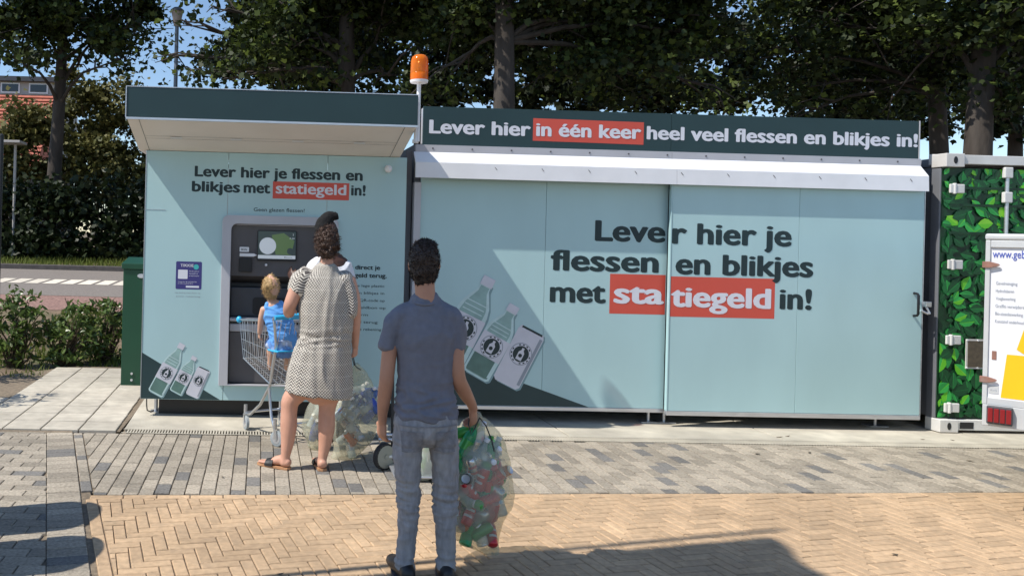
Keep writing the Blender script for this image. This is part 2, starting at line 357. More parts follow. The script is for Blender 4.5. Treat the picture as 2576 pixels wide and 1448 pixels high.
def lay(parent, piece, cells, H, mats, pick, limit=300, zbase=0.0, planes=()):
    """cells: (x, y, angle, L, W). The largest in view become single objects, the rest one joined part; pieces crossing an edge are cut"""
    def seen(c):
        X, Y = proj(Vector((c[0], c[1], 0))); vis = -30 < X < WPX+30 and Y < HPX+25 and c[1] > .5
        return (0 if vis else 1, c[1]**2+.3*c[0]**2)
    cells = sorted(cells, key=seen); cache = {}; rr = random.Random(len(cells)); rest = MB(); made = 0
    for i, (x, y, a, L, W) in enumerate(cells):
        k = pick(rr, x, y); z = zbase+rr.uniform(-.0012, .0012); tx, ty = rr.gauss(0, .004), rr.gauss(0, .004); da = rr.gauss(0, .006); l, w_, ch = L/2, W/2, .004
        ca, sa = math.cos(a), math.sin(a); P = [(x+u*ca-v*sa, y+u*sa+v*ca) for u, v in ((-l, -w_), (l, -w_), (l, w_), (-l, w_))]
        Cp = clip(P, planes) if planes else P
        if not Cp or area(Cp) < .12*L*W: continue
        if area(Cp) < .985*L*W:                                       # cut piece
            c = (sum(p[0] for p in Cp)/len(Cp), sum(p[1] for p in Cp)/len(Cp)); f = 1-2*ch/max(L, W)
            top = [(c[0]+(p[0]-c[0])*f, c[1]+(p[1]-c[1])*f, z) for p in Cp]; n = len(Cp)
            rest.add([(p[0], p[1], z-H) for p in Cp]+[(p[0], p[1], z-ch) for p in Cp]+top, [((q+1) % n, (q+1) % n+n, q+n, q)[::-1] for q in range(n)]+[(q+n, (q+1) % n+n, (q+1) % n+2*n, q+2*n) for q in range(n)]+[tuple(range(2*n, 3*n))], k); continue
        if made < limit:
            made += 1; key = (round(L, 3), round(W, 3), k)
            if key not in cache: cache[key] = paver_mesh(L, W, H, mats[k])
            o = link(piece, cache[key], parent, (x, y, z)); o.rotation_euler = (tx, ty, a+da)
        else:
            R = Matrix.Translation((x, y, z)) @ Matrix.Rotation(a+da, 4, 'Z') @ Matrix.Rotation(tx, 4, 'X') @ Matrix.Rotation(ty, 4, 'Y')
            vs = [(-l, -w_, -H), (l, -w_, -H), (l, w_, -H), (-l, w_, -H), (-l, -w_, -ch), (l, -w_, -ch), (l, w_, -ch), (-l, w_, -ch), (-l+ch, -w_+ch, 0), (l-ch, -w_+ch, 0), (l-ch, w_-ch, 0), (-l+ch, w_-ch, 0)]
            rest.add([R @ Vector(v) for v in vs], [(0, 1, 5, 4), (1, 2, 6, 5), (2, 3, 7, 6), (3, 0, 4, 7), (4, 5, 9, 8), (5, 6, 10, 9), (6, 7, 11, 10), (7, 4, 8, 11), (8, 9, 10, 11)], k)
    if rest.f: tag(rest.build(piece+'_field', mats, parent), kind='stuff')
def side(p, a, b_): return (b_[0]-a[0])*(p[1]-a[1])-(b_[1]-a[1])*(p[0]-a[0])
def shift(a, b_, d):
    """the line a-b moved by d to its left"""
    L = math.hypot(b_[0]-a[0], b_[1]-a[1]); n = (-(b_[1]-a[1])/L*d, (b_[0]-a[0])/L*d); return ((a[0]+n[0], a[1]+n[1]), (b_[0]+n[0], b_[1]+n[1]))
def herring(n, W, R):
    out = []
    for k in range(-R, R):
        for j in range(-R//n-2, R//n+3):
            ox, oy = (k+j*n)*W, (k-j*n)*W
            out.append((ox+n*W/2, oy+W/2, 0.0)); out.append((ox+(2*n-.5)*W, oy+n*W/2, math.pi/2))
    return out
J = .006
# yellow brick field, turned 14 degrees
YA, YB, YC = (-1.15, 5.17), (9.0, 6.07), (-.34, 2.4)         # top edge A->B, left edge A->C
A14 = math.radians(13.5); c14, s14 = math.cos(A14), math.sin(A14)
yb = MB().add([(YA[0], YA[1], -.010), (YC[0], YC[1], -.010), (9, 2.4, -.010), (YB[0], YB[1], -.010)], [(0, 1, 2, 3)]).build('yellow_brick_paving', M['sand'])
tag(yb, 'yellow clinker bricks laid in herringbone in the foreground', kind='structure')
cells = []
for x, y, a in herring(3, .0685, 110):
    X, Y = 2.0+x*c14-y*s14, 4.0+x*s14+y*c14
    if X > 5.6 or X < -1.6 or Y < 2.9 or Y > 6.2: continue
    cells.append((X, Y, a+A14, .2055-J, .0685-J))
lay(yb, 'brick', cells, .03, [M['yellow_brick']], lambda r, x, y: 0, 240, planes=[shift(YB, YA, .076), shift(YA, YC, .040)])
cells = []
eA = math.atan2(YB[1]-YA[1], YB[0]-YA[0])
for i in range(32):
    t = .105+i*.21; cells.append((YA[0]+math.cos(eA)*t+math.sin(eA)*.038, YA[1]+math.sin(eA)*t-math.cos(eA)*.038, eA, .204, .066))
eC = math.atan2(YC[1]-YA[1], YC[0]-YA[0])
for i in range(12):
    t = .18+i*.21; cells.append((YA[0]+math.cos(eC)*t, YA[1]+math.sin(eC)*t, eC, .204, .066))
lay(yb, 'border_brick', cells, .03, [M['yellow_brick']], lambda r, x, y: 0)
# grey paver field between the yellow bricks and the drain
def drainY(x): return fpt(x, 0).y-.62
gp = MB().add([(-1.75, drainY(-1.75), -.012), (-1.12, 5.16, -.012), (10, 6.15, -.012), (10, drainY(10), -.012)], [(0, 1, 2, 3)]).build('grey_paver_paving', M['sand'])
tag(gp, 'grey concrete pavers laid between the yellow bricks and the machines', kind='structure')
G0, G1 = (-1.66, 6.90), (-1.17, 5.17)
cells = []
for x, y, a in [(i*.098, j*.196+(.098 if i % 2 else 0), math.pi/2) for i in range(-54, 52) for j in range(-8, 11)]:
    X, Y = 3.0+x*math.cos(.02)-y*math.sin(.02), 6.0+x*math.sin(.02)+y*math.cos(.02)
    if X > 7.6 or X < -2 or Y < 4.8 or Y > 7.6: continue
    cells.append((X, Y, a+.02, .196-.010, .098-J))
DA, DB = (-2.0, drainY(-2.0)), (9.0, drainY(9.0))
lay(gp, 'paver', cells, .03, [M['grey_paver'], M['dark_paver']], lambda r, x, y: 1 if r.random() < .08 else 0, planes=[shift(YA, YB, .006), shift(DB, DA, .012), shift(G0, G1, .042)])
# left field in running bond with a soldier row
lp = MB().add([(-7, 6.62, -.013), (-7, 2.0, -.013), (-.30, 2.0, -.013), (-1.14, 5.16, -.013), (-1.70, 6.88, -.013)], [(0, 1, 2, 3, 4)]).build('grey_brick_paving', M['sand'])
tag(lp, 'grey concrete bricks laid in running bond at the left', kind='structure')
cells = []
dx, dy = G1[0]-G0[0], G1[1]-G0[1]; gl = math.hypot(dx, dy); dx /= gl; dy /= gl; ga = math.atan2(dy, dx)
nx, ny = dy, -dx
if nx > 0: nx, ny = -nx, -ny
for i in range(46):
    t = i*.107+.05; px, py = G0[0]+dx*t, G0[1]+dy*t
    if py < 2.3: break
    if py > 5.27: cells.append((px, py, ga, .102, .068))
    cells.append((px+nx*.145, py+ny*.145, ga+math.pi/2, .205, .101))
lay(lp, 'border_paver', cells, .03, [M['grey_paver'], M['dark_paver']], lambda r, x, y: 1 if r.random() < .25 else 0, planes=[shift(DB, DA, .02)])
cells = []
for r in range(48):
    y = 2.0+r*.107
    for i in range(34):
        x = -6.6+i*.214+(.107 if r % 2 else 0); Y = y+.02*x
        if x > -.2: continue
        cells.append((x, Y, .02, .209, .102))
LE = ((G0[0]+nx*.252, G0[1]+ny*.252), (G1[0]+nx*.252, G1[1]+ny*.252))
lay(lp, 'paver', cells, .03, [M['grey_paver'], M['dark_paver']], lambda r, x, y: 1 if r.random() < .07 else 0, planes=[(LE[1], LE[0]), shift(DB, DA, .02)])
# concrete apron and slotted drain in front of the machines
ap = MB(); tag(ap.add([fpt(-1.3, -.62, -.032), fpt(10, -.62, -.032), fpt(10, 3.2, -.032), fpt(-1.3, 3.2, -.032)], [(0, 1, 2, 3)]).build('concrete_apron', M['sand']), 'pale concrete slab apron under the machines', kind='structure')
apron = bpy.data.objects['concrete_apron']
ub = [-1.29, .62, 2.55, 4.45, 6.4, 8.3, 10]
for u0, u1 in zip(ub, ub[1:]):
    b = MB(); b.add([fpt(u0+.006, -.46, -.03), fpt(u1-.006, -.46, -.03), fpt(u1-.006, 3.2, -.03), fpt(u0+.006, 3.2, -.03), fpt(u0+.006, -.46, .004), fpt(u1-.006, -.46, .004), fpt(u1-.006, 3.2, .004), fpt(u0+.006, 3.2, .004)],
                    [(4, 5, 6, 7), (0, 1, 5, 4), (1, 2, 6, 5), (2, 3, 7, 6), (3, 0, 4, 7)]); b.build('slab', M['apron'], apron, bevel=.006)
b = MB(); u = -1.25
while u < 9.6:
    b.add([fpt(u, -.598, -.03), fpt(u+.0125, -.598, -.03), fpt(u+.0125, -.482, -.03), fpt(u, -.482, -.03), fpt(u, -.598, .001), fpt(u+.0125, -.598, .001), fpt(u+.0125, -.482, .001), fpt(u, -.482, .001)], [(4, 5, 6, 7), (0, 1, 5, 4), (1, 2, 6, 5), (3, 0, 4, 7)]); u += .024
gr = tag(b.build('grating', M['apron'], apron), kind='stuff')
for v0, v1 in ((-.615, -.595), (-.485, -.463)):
    MB().add([fpt(-1.29, v0, .002), fpt(9.6, v0, .002), fpt(9.6, v1, .002), fpt(-1.29, v1, .002)], [(0, 1, 2, 3)]).build('drain_edge', M['apron'], apron)
# pale concrete tiles left of the kiosk
tp = MB().add([(-4.2, 6.80, -.014), (-1.30, 6.89, -.014), (-1.30, 10.2, -.014), (-2.5, 10.2, -.014), (-4.2, 8.2, -.014)], [(0, 1, 2, 3, 4)]).build('tile_pavement', M['sand'])
tag(tp, 'pale concrete tiles on the ground left of the kiosk', kind='structure')
cells = []
for i in range(9):
    for j in range(11):
        x = -1.49-i*.318-.03*j*.3; y = 7.06+j*.318+.02*x
        if x < -2.35-.12*(y-7) and y > 7.9+.9*(x+2.9) and y > 8: continue
        if y > 10.15 or (x > -1.4): continue
        cells.append((x, y, .02, .308, .301))
lay(tp, 'tile', cells, .03, [M['tile']], lambda r, x, y: 0)
# far verge grass and rough grass by the shrubs
def blades(name, pts, h, seed, m, label):
    rg = np.random.default_rng(seed); P = np.array(pts); N = len(P); a = rg.uniform(0, 6.28, N); hh = h*rg.uniform(.5, 1.3, N); lean = rg.normal(size=(N, 2))*.4
    wv = np.stack([np.cos(a), np.sin(a), np.zeros(N)], 1)*(.008+.04*h)
    tip = P+np.stack([lean[:, 0]*hh, lean[:, 1]*hh, hh], 1)
    V = np.stack([P-wv, P+wv, tip], 1).reshape(-1, 3); me = bpy.data.meshes.new(name); me.from_pydata(V.tolist(), [], [(3*i, 3*i+1, 3*i+2) for i in range(N)]); me.materials.append(m)
    return tag(link(name, me), label, 'grass', kind='stuff')
pts = []
for i in range(9000):
    x, y = rnd.uniform(-12, 1), rnd.uniform(18.7, 21.6); pts.append((x, y, hz(y)))
blades('verge_grass', pts, .16, 2, M['grassblade'], 'sunlit grass strip beyond the road')
pts = []
for i in range(5200):
    x, y = rnd.uniform(-5.5, -1.4), rnd.uniform(10.3, 13.1)
    if noise.noise(Vector((x*.9, y*.9, 0))) > -.12: pts.append((x, y, hz(y)))
for i in range(1500):
    x, y = rnd.uniform(-5.2, -2.7), rnd.uniform(8.3, 10.4)
    if noise.noise(Vector((x*1.6, y*1.6, 3))) > .05 and x < -2.45-.1*(y-7): pts.append((x, y, -.05))
blades('bank_grass', pts, .09, 5, M['grassblade'], 'rough grass around the low shrubs')
BOLD = .037
# ================================================================== MACHINES
def groot(name, label, cat, u0): 
    o = thing(name, label, cat, fpt(u0, 0, 0), PSI); return o, (u0, 0, 0)
def rrect(x0, x1, z0, z1, r, n=6, corners='1111'):
    out = []
    for k, (cx, cz, a0) in enumerate(((x1-r, z1-r, 0), (x0+r, z1-r, 90), (x0+r, z0+r, 180), (x1-r, z0+r, 270))):
        if corners[k] == '0': out.append((cx+(r if k in (0, 3) else -r), cz+(r if k in (0, 1) else -r))); continue
        for q in range(n+1):
            a = math.radians(a0+90*q/n); out.append((cx+r*math.cos(a), cz+r*math.sin(a)))
    return out
def disc(cx, cz, r, n=28, a=1.0): return [(cx+r*a*math.cos(q*2*math.pi/n), cz+r*math.sin(q*2*math.pi/n)) for q in range(n)]
M['pr_bottle'] = mat('print_bottle_green', (.27, .42, .40), .45, 0, .12, 12)
M['pr_bottle_d'] = mat('print_bottle_dark', (.10, .19, .165), .45, 0, .12, 12)
M['pr_bottle_l'] = mat('print_bottle_light', (.50, .66, .66), .45, 0, .08, 12)
M['pr_label'] = mat('print_label', (.60, .60, .66), .45, 0, .04, 12)
M['pr_shadow'] = mat('print_drop_shadow', (.20, .32, .345), .45, 0, .04, 12)
def print_item(parent, kind, p0, p1, width, y, off):
    """a printed bottle or can from base p0 to cap p1 in the panel plane"""
    ax = Vector((p1[0]-p0[0], 0, p1[1]-p0[1])); L = ax.length; ax.normalize(); sd = Vector((ax.z, 0, -ax.x)); w = width/2
    def P(s, t): q = Vector((p0[0], 0, p0[1]))+sd*(s*w)+ax*(t*L); return (q.x, q.z)
    b = MB(off); k = [0]
    def pl(pts, mi): k[0] += 1; b.poly([P(s, t) for s, t in pts], y-.0004*k[0], 0, mi)
    def circ(s0, t0, r, mi, n=22): k[0] += 1; c = Vector((p0[0], 0, p0[1]))+ax*(t0*L)+sd*(s0*w); b.poly([(c.x+r*math.cos(q*6.2832/n), c.z+r*math.sin(q*6.2832/n)) for q in range(n)], y-.0004*k[0], 0, mi)
    bot = [(-.82, 0), (.82, 0), (1, .03), (1, .60), (.86, .70), (.36, .86), (.34, .93), (-.34, .93), (-.36, .86), (-.86, .70), (-1, .60), (-1, .03)]
    if kind == 'bottle':
        pl([(s*.98+.16, t-.012) for s, t in bot], 5)
        pl(bot, 0); pl([(s*.82, .02+t*.94) for s, t in bot], 1)
        pl([(-.80, .03), (.80, .03), (.86, .06), (.86, .28), (-.86, .28), (-.86, .06)], 2)
        for t in (.60, .65, .70): pl([(-.7, t), (.62, t), (.62, t+.012), (-.7, t+.012)], 0)
        pl([(.74, .05), (.9, .06), (.9, .62), (.74, .66)], 0)
        pl([(-1.02, .27), (1.02, .27), (1.02, .56), (-1.02, .56)], 3)
        pl([(-.40, .90), (.40, .90), (.40, 1.0), (-.40, 1.0)], 3); t0 = .415
    else:
        can = [(-.80, 0), (.80, 0), (1, .05), (1, .93), (.84, 1), (-.84, 1), (-1, .93), (-1, .05)]
        pl([(s*.98+.16, t-.012) for s, t in can], 5)
        pl(can, 3); pl([(-.82, .965), (.82, .965), (.76, 1.0), (-.76, 1.0)], 4); pl([(.72, .08), (.94, .08), (.94, .92), (.72, .92)], 6); t0 = .56
    R = w*.80
    circ(0, t0, R, 6); circ(0, t0, R*.93, 3); circ(0, t0, R*.72, 4)
    for q in range(15):
        a = q*6.2832/15; c = Vector((p0[0], 0, p0[1]))+ax*(t0*L); x, z = c.x+R*.83*math.cos(a), c.z+R*.83*math.sin(a); h = R*.055
        tx, tz = -math.sin(a), math.cos(a)
        if q % 5: b.poly([(x+tx*h*1.6+math.cos(a)*h, z+tz*h*1.6+math.sin(a)*h), (x-tx*h*1.6+math.cos(a)*h, z-tz*h*1.6+math.sin(a)*h), (x-tx*h*1.6-math.cos(a)*h, z-tz*h*1.6-math.sin(a)*h), (x+tx*h*1.6-math.cos(a)*h, z+tz*h*1.6-math.sin(a)*h)], y-.0004*k[0]-.0002, 0, 4)
    rr = R*.34/w; tt = R*.56/L
    pl([(-rr*.8, t0-tt), (rr*.8, t0-tt), (rr*.8, t0+tt*.25), (rr*.32, t0+tt*.62), (rr*.32, t0+tt*1.0), (-rr*.32, t0+tt*1.0), (-rr*.32, t0+tt*.62), (-rr*.8, t0+tt*.25)], 3)
    circ(0, t0-tt*.25, R*.17, 4)
    return b.build('printed_'+kind, [M['pr_bottle_l'], M['pr_bottle'], M['pr_bottle_d'], M['pr_label'], M['ink'], M['pr_shadow'], M['greytext']], parent)

# ------------------------------------------------------------------ kiosk with the reverse vending machine
K, ko = groot('deposit_kiosk', 'pale teal kiosk with dark green canopy and a bottle return machine', 'kiosk', 0.0)
KL, KR, KB, KT = -1.215, 1.165, .165, 2.42
FR = (-.513, .545, .305, 1.853); RC = (-.43, .462, .315, 1.775)      # bezel outline and recess
pan = [(KL, -.473), (-.469, .434), (.438, KR)]
b = MB(ko); b.poly([(KL, KB), (-.472, KB), (-.472, KT), (KL, KT)], 0, .03); b.build('wall_panel', M['teal'], K, bevel=.002)
b = MB(ko); b.poly([(-.468, KB), (.435, KB), (.435, .30), (-.468, .30)], 0, .03); b.build('wall_panel', M['teal'], K, bevel=.002)
b = MB(ko); b.poly([(-.468, 1.80), (.435, 1.80), (.435, KT), (-.468, KT)], 0, .03); b.build('wall_panel', M['teal'], K, bevel=.002)
b = MB(ko); b.poly([(.439, KB), (KR, KB), (KR, KT), (.439, KT)], 0, .03); b.build('wall_panel', M['teal'], K, bevel=.002)
b = MB(ko); b.box(KL+.005, KL+.04, .032, 1.7, KB, KT); b.box(KR-.04, KR-.005, .032, 1.7, KB, KT); b.box(KL+.045, KR-.045, 1.66, 1.7, KB, KT); b.box(KL+.045, KR-.045, .36, 1.655, KB+.002, KB+.05); b.box(KL+.045, -.56, .034, .06, KB+.002, KT); b.box(.58, KR-.045, .034, .06, KB+.002, KT)
b.build('cabinet_shell', M['grey_pv'], K)
b = MB(ko); b.box(KL-.006, KL-.001, -.004, .05, KB, KT); b.build('corner_trim', M['alu'], K)
b = MB(ko); b.box(KL, KL+.18, -.003, -.001, 1.885, 1.888); b.build('panel_seam', M['grey_pv'], K)
# canopy: wedge whose soffit rises towards the front
CF, CL, CR, CT, CBf = -.74, -1.293, 1.106, 2.862, 2.60
def wedge(b, x0, x1, mi=0, dz=0.0):
    b.add([(x0, CF+.012, CBf+dz), (x1, CF+.012, CBf+dz), (x1, 0.02, KT+dz), (x0, .02, KT+dz), (x0, CF+.012, CT-.01), (x1, CF+.012, CT-.01), (x1, 1.0, CT-.01), (x0, 1.0, CT-.01), (x1, 1.0, KT+.02), (x0, 1.0, KT+.02)],
          [(0, 3, 2, 1), (4, 5, 6, 7), (0, 1, 5, 4), (1, 2, 8, 6, 5), (3, 0, 4, 7, 9), (2, 3, 9, 8), (6, 8, 9, 7)], mi)
can = MB(ko); wedge(can, CL+.006, CR-.006); canopy = can.build('canopy', M['soffit'], K)
b = MB(ko); b.box(CL, CR, CF, CF+.011, CBf+.016, CT); b.build('fascia', M['deep'], canopy, bevel=.002)
b = MB(ko); b.box(CL-.004, CR+.003, CF-.006, CF+.02, CBf-.003, CBf+.014); b.box(CL-.008, CL-.001, CF-.006, CF+.02, CBf+.014, CT+.004); b.box(CL-.004, CR+.003, CF-.003, CF+.012, CT+.001, CT+.007); b.build('fascia_trim', M['alu'], canopy)
sl = (KT-CBf)/(.02-CF-.012)
def sof(x0, x1, t0, t1, d=.0025):
    y0, y1 = CF+.012+t0*(.008-CF), CF+.012+t1*(.008-CF); z0, z1 = CBf+sl*(y0-CF-.012)-d, CBf+sl*(y1-CF-.012)-d
    return [(x0, y0, z0), (x1, y0, z0), (x1, y1, z1), (x0, y1, z1)], [(3, 2, 1, 0)]
b = MB(ko)
b.add(*sof(CL+.10, CR-.10, .485, .489)); b.add(*sof(CL+.10, CR-.10, .565, .569)); b.add(*sof(CL+.100, CL+.104, 0, 1)); b.add(*sof(CR-.104, CR-.100, 0, 1))
b.build('soffit_joint', M['dkgrey'], canopy)
for x in (-.92, -.40, .14, .68):
    b = MB(ko); b.add(*sof(x-.05, x+.05, .50, .555, .004)); b.build('soffit_light', M['white'], canopy)
b = MB(ko); b.ball((.988, -.035, 2.31), .036, .036, .036); b.tube([(.988, 0, 2.31), (.988, -.03, 2.31)], .026, 14); b.build('sensor_dome', M['white'], K, smooth=True)
# lettering on the kiosk
TI = -.0012
lettering(K, 'Lever hier je flessen en', -.777, .76, 2.196, .098, TI, M['ink'], BOLD)
lettering(K, 'blikjes', -.80, -.36, 2.058, .098, TI, M['ink'], BOLD)
lettering(K, 'met', -.328, -.085, 2.058, .098, TI, M['ink'], BOLD)
b = MB(ko); b.poly([(-.062, 2.014), (.638, 2.014), (.638, 2.170), (-.062, 2.170)], -.0008, 0); b.build('red_box', M['red'], K)
lettering(K, 'statiegeld', -.035, .612, 2.060, .096, -.0016, M['print_white'], .026)
lettering(K, 'in!', .655, .79, 2.060, .098, TI, M['ink'], BOLD)
lettering(K, 'Geen glazen flessen!', -.232, .234, 1.893, .034, TI, M['ink'], .008)
lettering(K, 'Krijg direct je', .56, .942, 1.385, .040, TI, M['ink'], BOLD)
lettering(K, 'statiegeld terug.', .56, 1.005, 1.312, .040, TI, M['ink'], BOLD)
for i, (s, x1) in enumerate((('1. Lever je lege plastic', .985), ('flessen en blikjes in', .985), ('2. Scan de QR-code op', .99), ('je statiegeldbon op', 1.0), ('het scherm', .84), ('3. Je geld terug', .93), ('direct op je rekening', .965), ('staat', .76))):
    lettering(K, s, .56, x1, 1.226-i*.0665, .024, TI, M['ink'], .004)
b = MB(ko); b.poly([(KL+.002, .585), (KL+.002, KB+.003), (-.496, KB+.003)], -.0006, 0); b.build('dark_corner_print', M['deep'], K)
print_item(K, 'bottle', onf(390, 990), onf(459, 864), .150, -.0012, ko)
print_item(K, 'bottle', onf(441, 987), onf(490, 896), .125, -.0012, ko)
print_item(K, 'can', onf(482, 996), onf(514, 926), .125, -.0012, ko)
# payment sticker
st = MB(ko); st.poly(rrect(-.925, -.690, 1.168, 1.42, .012), -.0008, 0); st = st.build('sticker', M['navy'], K)
lettering(st, 'TIKKIE', -.885, -.765, 1.372, .026, -.0014, M['print_white'], .02)
b = MB(ko); b.poly(disc(-.742, 1.372, .024), -.0012, 0); b.build('sticker_dot', mat('sticker_teal', (.05, .42, .42)), st)
b = MB(ko); b.poly(rrect(-.905, -.818, 1.262, 1.345, .006), -.0012, 0); b.poly(rrect(-.832, -.712, 1.183, 1.200, .004), -.0012, 0); b.build('sticker_field', M['print_white'], st)
lettering(st, 'Scan de code om', -.805, -.715, 1.328, .011, -.0014, M['print_white'], .0)
lettering(st, 'statiegeld uit', -.805, -.725, 1.307, .011, -.0014, M['print_white'], .0)
lettering(st, 'te laten betalen', -.805, -.715, 1.286, .011, -.0014, M['print_white'], .0)
lettering(st, 'Vraag naar de voorwaarden', -.905, -.735, 1.232, .010, -.0014, M['print_white'], .0)
lettering(st, 'en lees ze goed door', -.905, -.765, 1.216, .010, -.0014, M['print_white'], .0)
lettering(K, 'Het bedrag staat direct op', -.93, -.70, 1.130, .012, TI, M['greytext'], .0)
lettering(K, 'jouw rekening', -.92, -.70, 1.098, .012, TI, M['greytext'], .0)
# the machine
def ring(b, outer, inner, y, th, mi=0):
    n = len(outer); vs = [(x, y, z) for x, z in outer]+[(x, y, z) for x, z in inner]+[(x, y+th, z) for x, z in outer]+[(x, y+th, z) for x, z in inner]; fs = []
    for i in range(n):
        j = (i+1) % n; fs += [(i, j, n+j, n+i), (j, i, 2*n+i, 2*n+j), (n+i, n+j, 3*n+j, 3*n+i)]
    b.add(vs, fs, mi)
mach = MB(ko); ring(mach, rrect(FR[0], FR[1], FR[2], FR[3], .06, 6, '1100'), rrect(RC[0], RC[1], RC[2], RC[3], .055, 6, '1100'), -.035, .05)
mach = mach.build('return_machine', M['grey_pv'], K, bevel=.004)
b = MB(ko); ring(b, rrect(RC[0]-.002, RC[1]+.002, RC[2]-.002, RC[3]+.002, .055, 6, '1100'), rrect(RC[0]+.002, RC[1]-.002, RC[2]+.002, RC[3]-.002, .055, 6, '1100'), .012, .30); b.build('recess_lining', M['dkgrey'], mach)
b = MB(ko); b.add([(RC[0], .03, RC[3]-.01), (RC[1], .03, RC[3]-.01), (RC[1], .06, 1.30), (RC[0], .06, 1.30), (RC[0], .30, 1.22), (RC[1], .30, 1.22), (RC[0], .32, .31), (RC[1], .32, .31)], [(3, 2, 1, 0), (4, 5, 2, 3), (6, 7, 5, 4)])
b.build('front_plate', M['midgrey'], mach)
b = MB(ko); b.box(RC[0]+.003, RC[1]-.003, .13, .315, .92, 1.19, 0); b.build('chute_housing', M['dkgrey'], mach, bevel=.008)
b = MB(ko); b.poly(rrect(-.22, .14, .94, 1.10, .03), .124, .004); b.build('chute_opening', M['black'], mach)
b = MB(ko); b.box(RC[0]+.002, RC[1]-.002, .01, .31, .885, .915); b.box(RC[0]+.002, RC[1]-.002, .03, .31, .79, .86); b.build('shelf', M['grey_pv'], mach, bevel=.008)
b = MB(ko); b.box(RC[0]+.002, RC[1]-.002, .035, .31, .862, .884); b.build('shelf_gap', M['black'], mach)
b = MB(ko); b.poly([(RC[0]+.003, .32), (RC[1]-.003, .32), (RC[1]-.003, .785), (RC[0]+.003, .785)], .045, .03); b.build('lower_door', M['midgrey'], mach, bevel=.004)
sy = .026
scr = MB(ko); scr.poly(rrect(-.192, .172, 1.443, 1.722, .012), sy, .02); scr = scr.build('screen', M['black'], mach)
b = MB(ko); b.poly([(-.183, 1.462), (.162, 1.462), (.162, 1.714), (-.183, 1.714)], sy-.0015, 0); b.build('screen_image', M['scr_dark'], scr)
b = MB(ko); b.poly([(-.02, 1.50), (.12, 1.50), (.15, 1.63), (.05, 1.70), (-.06, 1.68)], sy-.002, 0); b.build('screen_image', M['scr_green'], scr)
b = MB(ko); b.poly(disc(-.095, 1.58, .077, 30), sy-.0026, 0); b.poly([(-.182, 1.463), (.161, 1.463), (.161, 1.495), (-.182, 1.495)], sy-.0026, 0); b.build('screen_image', M['scr_white'], scr)
b = MB(ko); b.poly(disc(.112, 1.535, .03, 20), sy-.003, 0); b.build('screen_image', M['scr_dark'], scr)
lettering(scr, '2', .132, .142, 1.678, .018, sy-.003, M['scr_white'], 0, 'screen_text'); lettering(scr, '0,30', .105, .15, 1.645, .014, sy-.003, M['scr_white'], 0, 'screen_text'); lettering(scr, 'Bon', .06, .13, 1.472, .012, sy-.0034, M['scr_dark'], 0, 'screen_text')
b = MB(ko); b.box(-.354, -.236, .022, .06, 1.335, 1.462); b.build('receipt_slot', M['black'], mach, bevel=.006)
b = MB(ko); b.poly(rrect(-.352, -.265, 1.52, 1.565, .008), .028, .004, 0); b.build('small_sign', M['white'], mach); lettering(mach, 'BON', -.335, -.285, 1.532, .02, .026, M['ink'], .01)
b = MB(ko); b.poly([(-.35, 1.478), (-.22, 1.478), (-.19, 1.492), (-.22, 1.507), (-.35, 1.507)], .028, .004, 0); b.build('small_sign', M['white'], mach)
b = MB(ko); b.ball((-.105, .03, 1.405), .012); b.build('status_light', M['white'], mach, smooth=True)
# feet
for u, v in ((-1.10, .22), (.0, .22), (1.06, .22), (-1.10, 1.4), (1.06, 1.4)):
    b = MB(ko); b.tube([(u, v, .006), (u, v, KB+.01)], .018, 10); b.box(u-.05, u+.05, v-.05, v+.05, .004, .014); b.build('foot', M['alu'], K)
b = MB(ko); b.tube([(-1.165, .03, .166), (-1.165, .04, .10), (-1.16, .05, .05), (-1.13, .08, .03), (-1.11, .14, .03)], .006, 6); b.build('cable', M['rubber'], K, smooth=True)
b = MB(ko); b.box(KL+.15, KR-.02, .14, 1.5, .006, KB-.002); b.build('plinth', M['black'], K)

# ------------------------------------------------------------------ amber beacon on its pole
bu, bv = 1.125, -.66
Bc = thing('beacon_light', 'amber warning beacon on a white pole beside the kiosk canopy', 'beacon', fpt(bu, bv, 0), PSI); bo = (bu, bv, 0)
b = MB(bo); b.tube([(bu, bv, 2.49), (bu, bv, 2.985)], .017, 14); b.build('pole', M['white'], Bc, smooth=True)
b = MB(bo); b.box(bu-.035, bu+.012, bv+.018, bv+.05, 2.48, 2.51); b.box(bu-.022, bu-.012, bv-.02, bv+.06, 2.48, 2.87); b.build('bracket', M['white'], Bc)
b = MB(bo); b.tube([(bu, bv, 2.982), (bu, bv, 3.002)], [.072, .076], 24); b.build('base_plate', M['white'], Bc, smooth=True)
def lathe(b, c, prof, n=24, mi=0): b.loft([[Vector((c[0]+r*math.cos(q*2*math.pi/n), c[1]+r*math.sin(q*2*math.pi/n), c[2]+z)) for q in range(n)] for r, z in prof], mi)
b = MB(bo); lathe(b, (bu, bv, 3.003), [(.074, 0), (.075, .055), (.073, .058), (.074, .062), (.072, .16), (.064, .192), (.045, .208), (.015, .212)]); b.build('dome', M['amber'], Bc, smooth=True)
b = MB(bo); lathe(b, (bu, bv, 3.004), [(.070, 0), (.069, .05), (.03, .056)]); b.build('lamp_collar', mat('amber_solid', (.72, .17, .01), .35), Bc, smooth=True)
b = MB(bo); lathe(b, (bu, bv, 3.06), [(.012, 0), (.020, .03), (.028, .07), (.020, .10), (.01, .11)]); b.add([(bu-.03, bv+.02, 3.07), (bu+.03, bv+.02, 3.07), (bu+.03, bv+.02, 3.16), (bu-.03, bv+.02, 3.16)], [(0, 1, 2, 3)]); b.build('reflector', mat('reflector', (.5, .28, .1), .2, .8), Bc, smooth=True)

